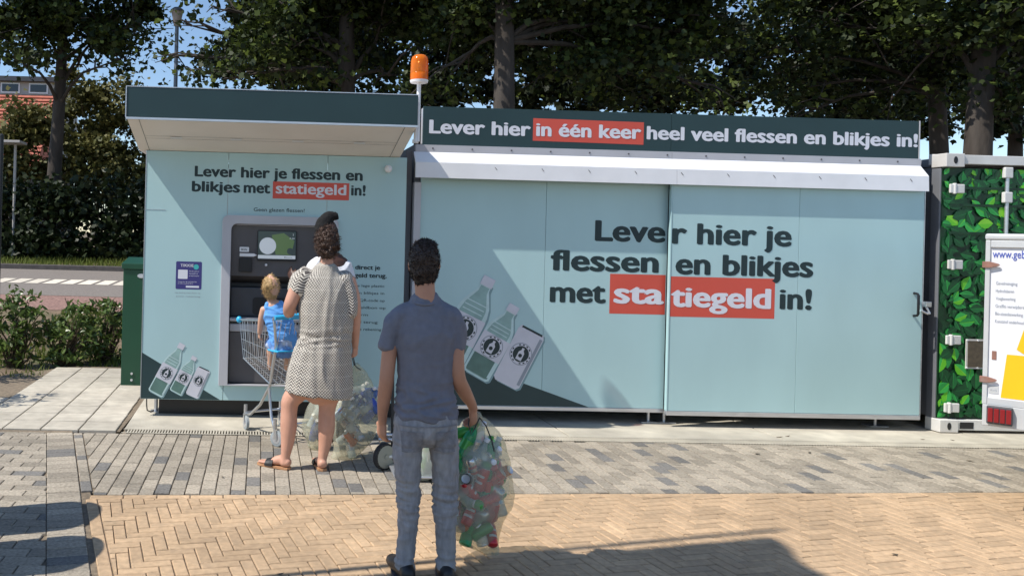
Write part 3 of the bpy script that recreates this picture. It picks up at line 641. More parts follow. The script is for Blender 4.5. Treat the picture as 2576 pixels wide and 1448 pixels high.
# ------------------------------------------------------------------ long collection container
LU0 = 3.6
Lc, lo = groot('collection_container', 'long pale teal container with sliding doors and a dark green sign band', 'container', LU0)
LL, LR = 1.285, 6.015
b = MB(lo); b.box(LL-.03, LL+.05, .10, .26, .12, 2.53); b.box(LR-.03, LR+.03, .10, .26, .12, 2.53); b.box(LL+.051, LR-.031, .10, .16, .12, .165); b.box(LL+.051, LR-.031, .10, .26, 2.20, 2.53); b.box(LL-.03, LL+.02, .261, 2.4, .12, 2.53); b.box(LR-.02, LR+.03, .261, 2.4, .12, 2.53); b.box(LL+.021, LR-.021, 2.36, 2.4, .12, 2.53); b.box(LL-.03, LR+.03, .10, 2.4, 2.531, 2.56); b.box(LL+.021, LR-.021, .261, 2.35, .13, .16)
b.build('container_shell', M['cont_grey'], Lc)
b = MB(lo); b.box(LL-.045, LL+.018, .0, .098, .13, 2.20); b.build('door_post', M['grey_pv'], Lc, bevel=.004)
DS = 3.613
def door(x0, x1, y, panels, zb=.155, zt=2.27):
    d = thing_part('sliding_door', Lc); 
    for p0, p1 in panels:
        q = MB(lo); q.poly([(p0+.0015, zb), (p1-.0015, zb), (p1-.0015, zt), (p0+.0015, zt)], y, .03); q.build('door_panel', M['teal'], d, bevel=.0015)
    return d
def thing_part(name, parent):
    return link(name, None, parent)
dl = door(LL+.02, DS, .040, ((LL+.02, 2.482), (2.482, DS+.02)))
dr = door(DS, LR, -.045, ((DS+.014, 4.826), (4.826, LR-.003)))
b = MB(lo); b.box(LL+.02, DS+.02, .034, .072, .118, .153); b.build('bottom_rail', M['alu'], dl, bevel=.003)
b = MB(lo); b.box(DS, LR, -.051, -.012, .112, .153); b.build('bottom_rail', M['alu'], dr, bevel=.003)
b = MB(lo); b.box(DS, DS+.0125, -.049, -.010, .154, 2.27); b.build('edge_profile', M['teal'], dr, bevel=.002)
b = MB(lo); b.box(LR-.0025, LR+.004, -.047, -.010, .154, 2.26); b.build('edge_profile', M['alu'], dr)
# sign band
b = MB(lo)
for x0, x1 in ((1.31, 3.632), (3.635, 5.995)): b.poly([(x0, 2.545), (x1, 2.545), (x1, 2.90), (x0, 2.90)], .02, .03)
b.build('sign_band', M['deep'], Lc, bevel=.002)
b = MB(lo); b.box(1.31, 5.995, .052, .12, 2.56, 2.89); b.box(5.996, 6.004, .015, .06, 2.545, 2.902); b.build('sign_back', M['grey_pv'], Lc)
tb = .0185
lettering(Lc, 'Lever hier', 1.365-LU0, 2.312-LU0, 2.652, .128, tb, M['print_white'], BOLD)
b = MB(lo); b.poly([(2.332, 2.612), (3.372, 2.604), (3.372, 2.812), (2.332, 2.820)], .0192, 0); b.build('red_box', M['red'], Lc)
lettering(Lc, 'in één keer', 2.360-LU0, 3.348-LU0, 2.655, .126, .0178, M['print_white'], BOLD)
lettering(Lc, 'heel veel flessen en blikjes in!', 3.400-LU0, 5.985-LU0, 2.655, .126, tb, M['print_white'], BOLD)
# flashing and awning
def awn(x0, x1, name, prof, m):
    b = MB(lo); n = len(prof); b.loft([[Vector((x, y, z)) for y, z in prof] for x in (x0, x1)]); return b.build(name, m, Lc)
for x0, x1 in ((1.245, 3.633), (3.636, 6.005)): awn(x0, x1, 'flashing', [(.0, 2.545), (.0, 2.475), (.05, 2.475), (.05, 2.545)], M['grey_pv'])
for x0, x1 in ((1.225, 3.631), (3.634, 6.0)):
    awn(x0, x1, 'awning', [(-.002, 2.478), (-.100, 2.375), (-.106, 2.235), (-.092, 2.235), (-.088, 2.365), (.005, 2.455)], M['white'])
rr = random.Random(3)
for k in range(13):
    x = 1.40+k*.365; b = MB(lo); b.tube([(x, -.004, 2.513), (x, .001, 2.513)], .008, 8); b.build('rivet', M['midgrey'], Lc)
for k in range(10):
    x = 1.95+k*.43; b = MB(lo); b.tube([(x, -.1045, 2.345), (x+.02, -.1052, 2.32)], .0025, 5); b.build('gutter_clip', M['midgrey'], Lc)
# door lettering (split between the two sliding doors)
ty, tr = .0388, -.0462
lettering(dl, 'Leve', 2.945-LU0, 3.612-LU0, 1.700, .198, ty, M['ink'], BOLD)
lettering(dr, 'r hier je', 3.630-LU0, 4.757-LU0, 1.692, .198, tr, M['ink'], BOLD)
lettering(dl, 'flessen', 2.535-LU0, 3.555-LU0, 1.418, .195, ty, M['ink'], BOLD)
lettering(dr, 'en blikjes', 3.668-LU0, 4.968-LU0, 1.412, .195, tr, M['ink'], BOLD)
lettering(dl, 'met', 2.535-LU0, 3.062-LU0, 1.123, .195, ty, M['ink'], BOLD)
b = MB(lo); b.poly([(3.098, 1.030), (DS+.01, 1.030), (DS+.01, 1.400), (3.098, 1.400)], ty+.0006, 0); b.build('red_box', M['red'], dl)
b = MB(lo); b.poly([(DS+.0145, 1.022), (4.610, 1.022), (4.610, 1.392), (DS+.0145, 1.392)], tr+.0006, 0); b.build('red_box', M['red'], dr)
lettering(dl, 'sta', 3.135-LU0, 3.612-LU0, 1.126, .190, ty-.0006, M['print_white'], BOLD)
lettering(dr, 'tiegeld', 3.630-LU0, 4.575-LU0, 1.112, .190, tr-.0006, M['print_white'], BOLD)
lettering(dr, 'in!', 4.655-LU0, 4.962-LU0, 1.112, .195, tr, M['ink'], BOLD)
b = MB(lo); b.poly([(LL+.022, .705), (LL+.022, .157), (2.925, .157)], .0392, 0); b.build('dark_corner_print', M['deep'], dl)
q = lambda x, y: onf(x, y, .04)
print_item(dl, 'bottle', q(1122, 915), q(1232, 698), .30, .0386, lo)
print_item(dl, 'bottle', q(1194, 945), q(1294, 768), .27, .0386, lo)
print_item(dl, 'can', q(1270, 966), q(1340, 830), .265, .0386, lo)
# handle, lock, feet, posts
b = MB(lo); hx = 5.932
b.tube([(hx, -.046, 1.29), (hx, -.085, 1.285), (hx, -.098, 1.27), (hx, -.098, 1.10), (hx, -.085, 1.085), (hx, -.046, 1.08)], .011, 8); b.build('door_handle', M['black'], dr, smooth=True)
b = MB(lo); b.box(6.018, 6.07, -.085, -.03, 1.165, 1.215); b.tube([(6.0, -.052, 1.13), (6.05, -.075, 1.10)], .012, 8); b.tube([(6.02, -.06, 1.20), (6.06, -.08, 1.10)], .010, 8); b.build('padlock', M['chrome'], dr, bevel=.004)
for z in (1.70, 1.79):
    b = MB(lo); b.tube([(LR+.031, .20, z), (LR+.036, .20, z)], .018, 12); b.tube([(LR+.005, .095, z), (LR+.005, .1005, z)], .018, 12); b.build('indicator', M['black'], Lc)
for u in (1.6, 3.55, 3.70, 5.75):
    b = MB(lo); b.tube([(u, .16, .006), (u, .16, .125)], .014, 10); b.box(u-.09, u+.09, .10, .22, .005, .014); b.build('foot', M['alu'], Lc)
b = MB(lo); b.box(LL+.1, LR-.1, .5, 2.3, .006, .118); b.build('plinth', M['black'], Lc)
b = MB(lo); b.box(KR+.012, LL-.05, .12, .14, .15, 2.5); b.build('gap_cover', M['cont_grey'], Lc)

# ------------------------------------------------------------------ leaf-printed storage container
CU0, CV0 = 6.17, -.09
C, co_ = groot('storage_container', 'white steel storage container wrapped in a green leaf print', 'container', CU0)
cw, chh = 2.44, 2.60; x0, x1 = CU0, CU0+cw; y0 = CV0
b = MB(co_); b.box(x0+.02, x0+.055, y0+.17, y0+6, .14, 2.48); b.box(x1-.055, x1-.02, y0+.17, y0+6, .14, 2.48); b.box(x0+.06, x1-.06, y0+5.95, y0+6, .14, 2.48); b.box(x0+.01, x1-.01, y0+.17, y0+6, 2.485, 2.56); b.box(x0+.06, x1-.06, y0+.17, y0+5.9, .12, .16)
b.build('container_body', M['cont_grey'], C)
for xa in (x0, x1-.095):
    b = MB(co_); b.box(xa, xa+.095, y0+.062, y0+.165, .13, 2.46); b.build('corner_post', M['cont_grey'], C, bevel=.006)
    for za in (.01, 2.47):
        b = MB(co_); q0, q1 = (xa-.004, xa+.174) if xa == x0 else (xa-.078, xa+.1); zt = .128 if za < 1 else 2.595
        b.box(q0, q1, y0-.006, y0+.165, za, zt); b.build('corner_casting', M['cont_white'], C, bevel=.006)
        b = MB(co_); cx = (q0+q1)/2; b.poly(disc(cx, (za+zt)/2, .034, 16, .55), y0-.0085, .002); b.build('casting_hole', M['black'], C)
b = MB(co_); b.box(x0+.175, x1-.175, y0+.01, y0+.15, .03, .125); b.build('sill_beam', M['cont_white'], C, bevel=.004)
b = MB(co_); b.poly([(x0+.20, .045), (x0+.33, .045), (x0+.33, .105), (x0+.20, .105)], y0+.0075, .002); b.build('fork_pocket', M['black'], C)
b = MB(co_); b.box(x0+.175, x1-.175, y0+.01, y0+.15, 2.50, 2.585); b.box(x0, x1, y0+.151, y0+.20, 2.5, 2.60); b.build('header_beam', M['cont_white'], C, bevel=.004)
M['mural_dark'] = mat('mural_dark', (.007, .04, .015), .35, 0, .5, 9, spec=.4)
greens = [(.010, .075, .024), (.016, .15, .04), (.025, .28, .055), (.045, .44, .08), (.13, .52, .025), (.22, .58, .04)]
GM = [mat('mural_leaf_%d' % i, g, .35, 0, .12, 8, spec=.4) for i, g in enumerate(greens)]
dx0, dx1 = x0+.012, x1-.012
for k, (pa, pb) in enumerate(((dx0, (dx0+dx1)/2-.008), ((dx0+dx1)/2+.008, dx1))):
    d = thing_part('container_door', C)
    b = MB(co_); b.box(pa, pb, y0+.055, y0+.0605, .135, 2.465); b.build('door_leaf', M['mural_dark'], d)
    b = MB(co_); r3 = random.Random(9+k); n_ = 950 if k == 0 else 420
    for i in range(n_):
        L_ = r3.uniform(.07, .165)*(1.12 if i > n_*.6 else .9); w_ = L_*r3.uniform(.24, .36); a = r3.uniform(0, 6.283)
        cx, cz = r3.uniform(pa+.02, pb-.02), r3.uniform(.16, 2.45); lev = i/n_
        g = r3.choices(range(6), [5, 4, 3, 2*lev, 2*lev, .8*lev] if lev > .3 else [7, 3, .6, .2, 0, 0])[0]
        prof = [(-.5, 0), (-.3, .62), (-.05, 1), (.2, .80), (.38, .38), (.5, 0)]
        up = [(t*L_, s*w_) for t, s in prof]; ca, sa = math.cos(a), math.sin(a)
        def tr2(p): return (min(max(cx+p[0]*ca-p[1]*sa, pa+.002), pb-.002), min(max(cz+p[0]*sa+p[1]*ca, .14), 2.463))
        yy = y0+.0545-.00002*i
        b.poly([tr2(p) for p in up], yy, 0, g); b.poly([tr2((t, -s)) for t, s in up], yy, 0, max(0, g-1))
        b.poly([tr2(p) for p in ((-.5*L_, -.004), (.42*L_, -.001), (.42*L_, .001), (-.5*L_, .004))], yy-.00001, 0, min(5, g+1) if g else 1)
    b.build('leaf_print', GM, d)
    b = MB(co_)
    for z in (2.28, 2.12, 1.86): b.box(pa+.06, pb-.05, y0+.034, y0+.0405, z-.012, z+.012)
    b.build('door_rib', M['mural_dark'], d)
    hx0 = pa+.09 if k == 0 else pb-.21
    for z in (.235, .865, 1.565, 2.27):
        b = MB(co_); b.box(hx0-.045+(.0 if k == 0 else .09), hx0+.095+(0 if k == 0 else .07), y0+.012, y0+.033, z-.042, z+.042); b.tube([(hx0-.0 if k == 0 else hx0+.12, y0+.02, z-.05), (hx0-.0 if k == 0 else hx0+.12, y0+.02, z+.05)], .018, 8); b.build('hinge', M['cont_white'], d, bevel=.008)
    for bx in ((pa+.59, pa+.94) if k == 0 else (pa+.24, pa+.62)):
        b = MB(co_); b.tube([(bx, y0+.018, .18), (bx, y0+.018, 2.46)], .016, 10); b.build('locking_bar', M['alu'], d, smooth=True)
        for z in (.30, 1.12, 2.20, 2.43):
            b = MB(co_); b.box(bx-.04, bx+.04, y0-.004, y0+.033, z-.05, z+.05) if z != 1.12 else b.box(bx-.028, bx+.028, y0-.006, y0+.033, z-.055, z+.055); b.build('bar_bracket', M['cont_white'], d, bevel=.008)
    if k == 0:
        b = MB(co_); b.tube([(pa+.51, y0+.0, 1.10), (pa+1.0, y0+.0, 1.115)], .011, 8); b.build('bar_handle', M['alu'], d, smooth=True)
        b = MB(co_); b.box(pa+.245, pa+.465, y0+.026, y0+.034, .60, .875); b.build('plate_frame', M['cont_white'], d)
        b = MB(co_); b.box(pa+.260, pa+.450, y0+.0225, y0+.0255, .615, .860); b.build('vent_plate', M['brownplate'], d)
        for sx, sz in ((.173, .61), (.377, .61), (.173, .865), (.377, .865), (.275, .61), (.275, .865), (.377, .74)):
            b = MB(co_); b.tube([(pa+.08+sx, y0+.02, sz), (pa+.08+sx, y0+.026, sz)], .008, 8); b.build('bolt', M['white'], d)

# ------------------------------------------------------------------ parked trailer with advertising, right edge
tA = at(2484, 592, 5.2); tx0, ty0 = tA.x, tA.y
Tr = thing('box_trailer', 'white box trailer with yellow print and red tail light parked by the leaf container', 'trailer', (tx0, ty0, 0), math.radians(-45))
TZ0, TZ1, TW, TLn = .715, 1.785, 1.32, 2.45
b = MB(); b.box(.0, TW, .0, .03, TZ0, TZ1-.03); b.box(0, .03, .031, TLn, TZ0, TZ1-.03); b.box(TW-.03, TW, .031, TLn, TZ0, TZ1-.03); b.box(.031, TW-.031, TLn-.03, TLn, TZ0, TZ1-.03); b.box(.031, TW-.031, .031, TLn-.031, TZ0, TZ0+.03)
b.build('trailer_body', M['white'], Tr, bevel=.004)
b = MB(); b.box(-.012, TW+.012, -.014, TLn+.01, TZ1-.029, TZ1+.012); b.build('roof', M['tgrey'], Tr, bevel=.012)
b = MB(); b.box(-.008, .016, -.013, -.001, TZ0, TZ1-.03); b.box(TW-.045, TW+.008, -.013, -.001, TZ0, TZ1-.03); b.box(.017, TW-.046, -.013, -.001, TZ0-.001, TZ0+.045); b.box(.017, TW-.046, -.013, -.001, TZ1-.075, TZ1-.031); b.build('door_frame', M['tgrey'], Tr, bevel=.003)
for z in (1.60, .872):
    b = MB(); b.poly([(-.022, z-.02), (.012, z-.02), (.055, z-.008), (.064, z), (.055, z+.008), (.012, z+.02), (-.022, z+.02)], -.024, .010); b.build('strap_hinge', M['rust'], Tr, bevel=.003)
lettering(Tr, 'www.geb', .026, .180, 1.645, .050, -.0025, M['bluetext'], .006)
for i, s in enumerate(('Gevelreiniging', 'Hydrofoberen', 'Voegbewerking', 'Graffiti verwijderen', 'Bio-steenbewerking', 'Kunststof onderhoud')):
    lettering(Tr, s, .045, .045+.0072*len(s), 1.475-i*.048, .021, -.0025, M['greytext'], .002)
b = MB(); b.poly([(.080, .765), (.36, .765), (.36, .90), (.20, 1.04), (.105, 1.04)], -.0022, 0); b.poly([(.150, 1.075), (.36, .92), (.62, 1.0), (.62, 1.30), (.19, 1.24)], -.0022, 0); b.poly([(.37, .765), (1.2, .765), (1.2, 1.12), (.64, .99), (.37, .89)], -.0022, 0); b.build('yellow_logo', M['tyellow'], Tr)
b = MB(); b.poly([(.034, 1.0), (.056, 1.0), (.056, 1.055), (.034, 1.055)], -.0028, 0); b.build('small_plate', M['rust'], Tr)
b = MB(); b.poly([(.024, .785), (.07, .785), (.07, .835), (.024, .835)], -.0026, 0); b.build('id_plate', M['tgrey'], Tr)
lettering(Tr, 'RVS', .032, .062, .80, .012, -.0032, M['greytext'], .0)
tl = MB(); tl.box(.018, .142, -.055, -.014, .600, .712); tl = tl.build('tail_light', M['dkgrey'], Tr, bevel=.006)
for i in range(4):
    b = MB(); b.box(.024+i*.029, .049+i*.029, -.062, -.0555, .612, .700); b.build('lens', M['lightred'], tl, bevel=.004)
b = MB(); b.box(-.005, TW+.005, -.013, .07, .58, .714); b.box(.1, .18, .1, TLn, .60, .714); b.box(TW-.18, TW-.1, .1, TLn, .60, .714); b.build('chassis', M['tgrey'], Tr, bevel=.004)
for sx in (.30, TW-.30):
    wh = MB(); c = Vector((sx, 1.65, .29)); wh.tube([c-Vector((.09, 0, 0)), c-Vector((.075, 0, 0)), c+Vector((.075, 0, 0)), c+Vector((.09, 0, 0))], [.24, .29, .29, .24], 26); wh = wh.build('wheel', M['rubber'], Tr, smooth=True)
    b = MB(); b.tube([c-Vector((.092, 0, 0)), c+Vector((.092, 0, 0))], .17, 20); b.build('rim', M['alu'], wh, smooth=True)
    b = MB(); b.loft([[Vector((sx+d, 1.65+math.cos(a)*r, .29+math.sin(a)*r)) for d, r in ((-.13, .35), (.13, .35), (.13, .365), (-.13, .365))] for a in [math.pi*i/10 for i in range(11)]]); b.build('mudguard', M['black'], Tr)
b = MB(); b.tube([(TW/2, TLn-.1, .65), (TW/2, TLn+.25, .55)], .04, 10); b.tube([(TW/2+.1, TLn+.15, .02), (TW/2+.1, TLn+.15, .6)], .025, 10); b.build('drawbar', M['alu'], Tr)

# ------------------------------------------------------------------ green utility cabinet
p = at(303, 968, 8.94); cx0 = p.x
Cb = thing('utility_cabinet', 'dark green metal utility cabinet behind the kiosk corner', 'cabinet', (cx0, 8.94, 0)); q = (cx0, 8.94, 0)
b = MB(q); b.box(cx0, cx0+.75, 8.94, 9.32, -.03, 1.27); b.build('cabinet_body', M['cabinet'], Cb, bevel=.006)
b = MB(q); e = .018; b.add([(cx0-e, 8.94-e, 1.272), (cx0+.75+e, 8.94-e, 1.272), (cx0+.75+e, 9.34, 1.272), (cx0-e, 9.34, 1.272), (cx0-e, 8.94-e, 1.335), (cx0+.75+e, 8.94-e, 1.335), (cx0+.75+e, 9.34, 1.395), (cx0-e, 9.34, 1.395)], [(3, 2, 1, 0), (4, 5, 6, 7), (0, 1, 5, 4), (1, 2, 6, 5), (2, 3, 7, 6), (3, 0, 4, 7)]); b.build('lid', M['cabinet'], Cb, bevel=.006)
b = MB(q); b.poly([(cx0+.20+.045*math.cos(a*.5236), 1.20+.024*math.sin(a*.5236)) for a in range(12)], 8.932, .008); b.build('lock_plate', M['alu'], Cb, bevel=.002)
for dx_, z in ((.12, .13), (.12, .06)):
    b = MB(q); b.tube([(cx0+dx_, 8.928, z), (cx0+dx_, 8.94, z)], .014, 8); b.build('bolt', M['alu'], Cb)
# ================================================================== TREES, SHRUBS, FAR THINGS
def tree(name, label, x, y, r0, h, lean, ells, dens, size, lmats, seed, group=None, light=.0, limbs=(), cat='tree'):
    z0 = hz(y)-.05; T = thing(name, label, cat, (x, y, z0), 0, group); off = (x, y, z0); rg = random.Random(seed)
    tr = MB(off); P = []; R = []
    for i in range(11):
        t = i/10; P.append((x+lean[0]*t+.06*math.sin(5*t+seed), y+lean[1]*t, z0+h*t)); R.append(r0*(1.25-.25*min(1, t*8))*(1-.62*t) if t > 0 else r0*1.3)
    tr.tube(P, R, 14)
    tr.build('trunk', M['bark'], T, smooth=True)
    lm = MB(off); tips = []
    for c, r, k in ells:
        tq = min(9.9, max(4.5, (c[2]-z0)/h*10-rg.uniform(.4, 2.2))); s = Vector(P[int(tq)]).lerp(Vector(P[int(tq)+1]), tq-int(tq)); e = Vector(c); mid = s.lerp(e, .5)+Vector((rg.uniform(-.3, .3), rg.uniform(-.3, .3), .25))
        lm.tube([s, s.lerp(mid, .5)+Vector((0, 0, .1)), mid, mid.lerp(e, .6), e], [r0*.24, r0*.20, r0*.15, r0*.10, r0*.04], 7)
        for q in range(5):
            a = Vector((rg.gauss(0, 1)*r[0]*.6, rg.gauss(0, 1)*r[1]*.6, rg.gauss(0, 1)*r[2]*.6)); m_ = mid.lerp(e, rg.uniform(.2, 1))
            lm.tube([m_, m_.lerp(e+a, .5)+Vector((0, 0, .1)), e+a], [r0*.12, r0*.07, .008], 5)
    lm.build('limb', M['bark'], T, smooth=True)
    C_ = clumps(ells, dens, .9, .34, seed)
    mi = None
    if light: mi = (np.random.default_rng(seed+1).uniform(size=len(C_)) < light).astype(int)  # random share of leaves takes the painted sunlit colour
    me = leaf_mesh('crown', C_-np.array(off), size, seed, lmats, midx=mi); link('crown', me, T); return T
def E_(px, py, Y, rx, ry, rz, k=1.0): p = at(px, py, Y); return ((p.x, p.y, p.z), (rx, ry, rz), k)
TM = [M['leaf_tree'], M['leaf_sunlit']]
# left tree beyond the road
x = at(134, 500, 21.6).x
tree('street_tree', 'dark trunked tree at the left in front of the bushes', x, 21.6, .22, 9.0, (.12, 0),
     [E_(60, 40, 20.6, 1.5, 1.6, 1.0), E_(180, 60, 20.4, 1.4, 1.5, .9), E_(300, 40, 20.8, 1.0, 1.4, 1.1), E_(120, -90, 20.6, 2.2, 2.0, 1.0), E_(300, 150, 20.2, .75, .8, .40, .55), E_(40, 150, 20.0, .8, .9, .4, .6), E_(210, -200, 20.6, 2.6, 2.4, 1.3), E_(360, 60, 20.8, .35, .8, .9, .7), E_(200, 160, 21, .5, .7, .4, .5)], 300, .15, TM, 11, 'trees behind the machines', .14)
# tree behind the kiosk
x = at(865, 400, 17.5).x
tree('street_tree', 'spreading tree whose trunk stands behind the kiosk roof', x, 17.5, .26, 9.5, (-.1, 0),
     [E_(760, 60, 17.5, 1.4, 1.5, .8), E_(640, 110, 17.3, .9, 1.2, .8, .8), E_(960, 40, 17.5, 1.3, 1.6, .9), E_(560, 200, 17.2, .7, .8, .30, .6), E_(700, 190, 17.2, 1.0, 1.0, .40, .9), E_(820, 150, 18.2, 1.2, 1.0, .6), E_(980, 190, 17.4, .8, 1.2, .5), E_(850, -90, 17.5, 2.6, 2.2, 1.2), E_(530, 20, 17.6, .55, .8, .22, .35), E_(460, 60, 17.8, .45, .6, .22, .6), E_(850, -230, 17.5, 3.2, 2.6, 1.3), E_(470, 190, 17.9, .28, .5, .25, .55), E_(420, 140, 17.8, .3, .5, .3, .35)], 310, .135, TM, 12, 'trees behind the machines', .2)
# tall straight trunk in the middle
x = at(1256, 400, 14.6).x
tree('street_tree', 'tree with straight grey trunk rising behind the container sign', x, 14.6, .235, 10.5, (.02, 0),
     [E_(1120, 60, 15.2, 1.1, 1.3, .8, .9), E_(1420, 70, 15.4, 1.3, 1.5, .9), E_(1130, 190, 15.4, .8, 1.0, .45, .8), E_(1410, 200, 15.6, 1.0, 1.2, .5), E_(1250, -60, 15.2, 1.9, 1.7, .7), E_(1620, 60, 15.8, 1.4, 1.5, .9), E_(1620, 200, 15.8, 1.2, 1.3, .5), E_(1780, 90, 16, .8, 1.2, .8, .9), E_(1790, 225, 16, .65, 1.0, .35, .9), E_(1350, -190, 15.0, 3.2, 2.3, 1.2), E_(1700, -150, 15.6, 2.0, 2.0, 1.0)], 370, .122, TM, 13, 'trees behind the machines', .17)
# right trees
x = at(2372, 420, 16.6).x
tree('street_tree', 'slimmer dark trunked tree standing left of the forked one', x, 16.6, .20, 9.5, (-.3, 0),
     [E_(2010, 60, 16.6, .9, 1.3, .8, .85), E_(2140, 70, 16.4, 1.2, 1.5, .9), E_(2030, 220, 16.6, .8, 1.1, .5, .8), E_(2200, 230, 16.8, 1.2, 1.2, .55), E_(2330, 80, 16.6, 1.2, 1.5, 1.0), E_(2050, -90, 16.6, 1.6, 1.7, .8), E_(2250, -170, 16.6, 2.8, 2.3, 1.1), E_(1945, 120, 16.5, .35, .7, .5, .5), E_(1990, 300, 16.4, .4, .6, .2, .4), E_(2330, 260, 17.3, .8, 1.0, .5, .8)], 370, .122, TM, 14, 'trees behind the machines', .12)
x = at(2448, 420, 14.2).x
tree('street_tree', 'thick trunked tree above the leaf-printed container', x, 14.2, .25, 9.0, (.35, 0),
     [E_(2420, 40, 14.2, 1.0, 1.3, .7), E_(2540, 60, 14.0, 1.0, 1.3, .8), E_(2590, 200, 14.0, .7, 1.0, .8), E_(2520, 300, 14.6, .5, .7, .3, .7), E_(2450, -130, 14.2, 2.0, 1.8, .9), E_(2700, 60, 14.2, 1.2, 1.3, 1.1), E_(2600, -250, 14.2, 2.6, 2.2, 1.2)], 370, .118, TM, 15, 'trees behind the machines', .17)
# row of trees further back that closes most of the gaps
for i, (px, Y, el) in enumerate(((700, 25, [(640, 150, 1.7, .9), (780, 60, 2.0, 1.3), (760, 215, 1.6, .6)]), (1050, 26, [(960, 110, 1.8, 1.3), (1120, 90, 1.8, 1.4), (1030, 250, 2.0, .6), (1180, 240, 1.2, .6)]),
                               (1480, 24, [(1840, 110, .8, 1.2), (1340, 110, 1.6, 1.4), (1480, 90, 2.0, 1.6), (1640, 120, 1.8, 1.5), (1420, 250, 1.5, .7), (1600, 260, 1.8, .6), (1760, 190, 1.2, 1.1)]), (2120, 25, [(1990, 40, 1.2, .9), (2420, 250, 1.3, .8), (2040, 150, 1.1, 1.3), (2180, 120, 1.7, 1.5), (2330, 140, 1.7, 1.5), (2220, 300, 2.0, .6), (2080, 310, 1.1, .45)]), (2560, 23, [(2460, 150, 1.6, 1.5), (2600, 180, 1.6, 1.6), (2540, 310, 1.4, .55)]))):
    xx = at(px, 300, Y).x
    tree('background_tree', 'dense dark tree in the back row, %s' % ('seen through the kiosk tree', 'behind the amber beacon', 'filling the middle above the sign', 'filling the right above the sign', 'over the leaf-printed container')[i], xx, Y, .22, 9.5, (0, 0),
         [E_(a, b_, Y, r*1.15, 1.4, rz*1.12, 1) for a, b_, r, rz in el], 190, .20, [M['leaf_tree2'], M['leaf_sunlit']], 30+i, 'back row of trees', .02)
# small tree peeping over the sign, all in the painted sunlit leaf colour
x = at(1815, 260, 20).x
tree('street_tree', 'small sunlit yellow-green tree peeping over the container sign', x, 20, .07, 3.6, (0, 0), [E_(1800, 250, 20, .8, .7, .55), E_(1845, 285, 20, .5, .6, .4)], 90, .14, [M['leaf_sunlit']], 41)
# tall bushes beyond the road
def bush(name, label, ells, base, lm, dens, size, seed, group, shape='lobed', cat='bush', sub=.9, spread=.3, aspect=.62, up=.4):
    x, y = base; z0 = hz(y)-.04; T = thing(name, label, cat, (x, y, z0), 0, group); off = (x, y, z0); rg = random.Random(seed); st = MB(off)
    for c, r, k in ells:
        for q in range(4):
            e = Vector(c)+Vector((rg.gauss(0, .5)*r[0], rg.gauss(0, .5)*r[1], rg.gauss(0, .4)*r[2])); s = Vector((x+rg.uniform(-.1, .1), y, z0)); m_ = s.lerp(e, .5)+Vector((rg.uniform(-.1, .1), 0, .05))
            st.tube([s, m_, e], [.012+.006*r[2], .010+.003*r[2], .005], 5)
    st.build('stem', M['stem'], T, smooth=True)
    C_ = clumps(ells, dens, sub, spread, seed); C_ = C_[C_[:, 2] > z0+.02]
    link('foliage', leaf_mesh('foliage', C_-np.array(off), size, seed, lm, shape=shape, aspect=aspect, up=up), T); return T
BM = M['leaf_bush']
for i, (px, lab, el) in enumerate(((35, 'yellowish bush below the red roof', [(20, 350, 1.0, .9), (80, 400, .9, .8), (40, 450, 1.1, .7), (0, 420, .7, .9)]), (175, 'tall bush just behind the dark tree trunk', [(150, 330, .7, .9), (190, 260, .6, .7), (180, 400, .9, .8), (150, 450, .9, .6)]),
                              (255, 'tallest brownish bush beside the kiosk canopy', [(230, 270, .8, .7), (270, 240, .6, .4), (270, 330, .9, .8), (240, 410, .9, .7), (280, 460, .9, .6)]), (335, 'bush partly hidden by the kiosk wall', [(320, 340, .7, .9), (345, 430, .7, .8), (380, 330, .7, .9), (370, 480, .9, .7)]))):
    Y = 24.0+.3*i; bush('tall_bush', lab, [E_(a, b_, Y, r*1.3, 1.0, rz*1.15) for a, b_, r, rz in el], (at(px, 500, Y).x, Y), BM, 330, .15, 50+i, 'tall bushes beyond the road')
for i in range(6):
    X = -8.6+i*1.4; Y = 20.6+.15*(i % 2)
    bush('ivy_hedge', ('hedge shrub at the left picture edge', 'hedge shrub under the dark tree trunk', 'hedge shrub left of the kiosk', 'hedge shrub beside the kiosk wall', 'hedge shrub behind the kiosk', 'hedge shrub far behind the kiosk')[i]+', ivy leaves coloured dark for tree shade', [((X, Y, 1.7), (.95, .5, .75), 1), ((X+.4, Y+.1, 2.6), (.85, .45, .55), .9), ((X-.4, Y, 2.2), (.8, .45, .8), 1), ((X+.2, Y-.1, 1.35), (.95, .4, .5), 1.3), ((X-.3, Y, 1.2), (.9, .35, .35), 1.3)], (X, Y), M['leaf_ivy_shaded'], 520, .15, 60+i, 'dark hedge beyond the road', cat='hedge')
# laurel shrubs by the tiles
for i, (px, py, Y, k, lab) in enumerate(((38, 905, 10.2, 1.12, 'low laurel shrub at the left picture edge'), (168, 908, 10.35, .95, 'low laurel shrub left of the one by the cabinet'), (262, 905, 10.7, 1.05, 'low laurel shrub beside the green cabinet'))):
    g = at(px, py, Y); g.z = hz(Y); X = g.x
    bush('laurel_shrub', lab, [((X, Y, g.z+.52*k), (.26, .24, .34*k), 1), ((X-.14, Y, g.z+.34*k), (.22, .2, .26*k), 1), ((X+.15, Y+.03, g.z+.40*k), (.22, .2, .30*k), 1), ((X+.05, Y-.05, g.z+.66*k), (.14, .14, .2*k), 1), ((X, Y-.04, g.z+.15*k), (.32, .22, .14*k), 1.2), ((X-.22, Y, g.z+.5*k), (.16, .16, .22*k), 1), ((X+.24, Y, g.z+.52*k), (.15, .16, .2*k), 1)], (X, Y), M['leaf_laurel'], 2300, .105, 70+i, 'laurel shrubs by the tiles', 'long', 'shrub', 130, .06, .36, .25)
X, Y = -3.42, 7.75
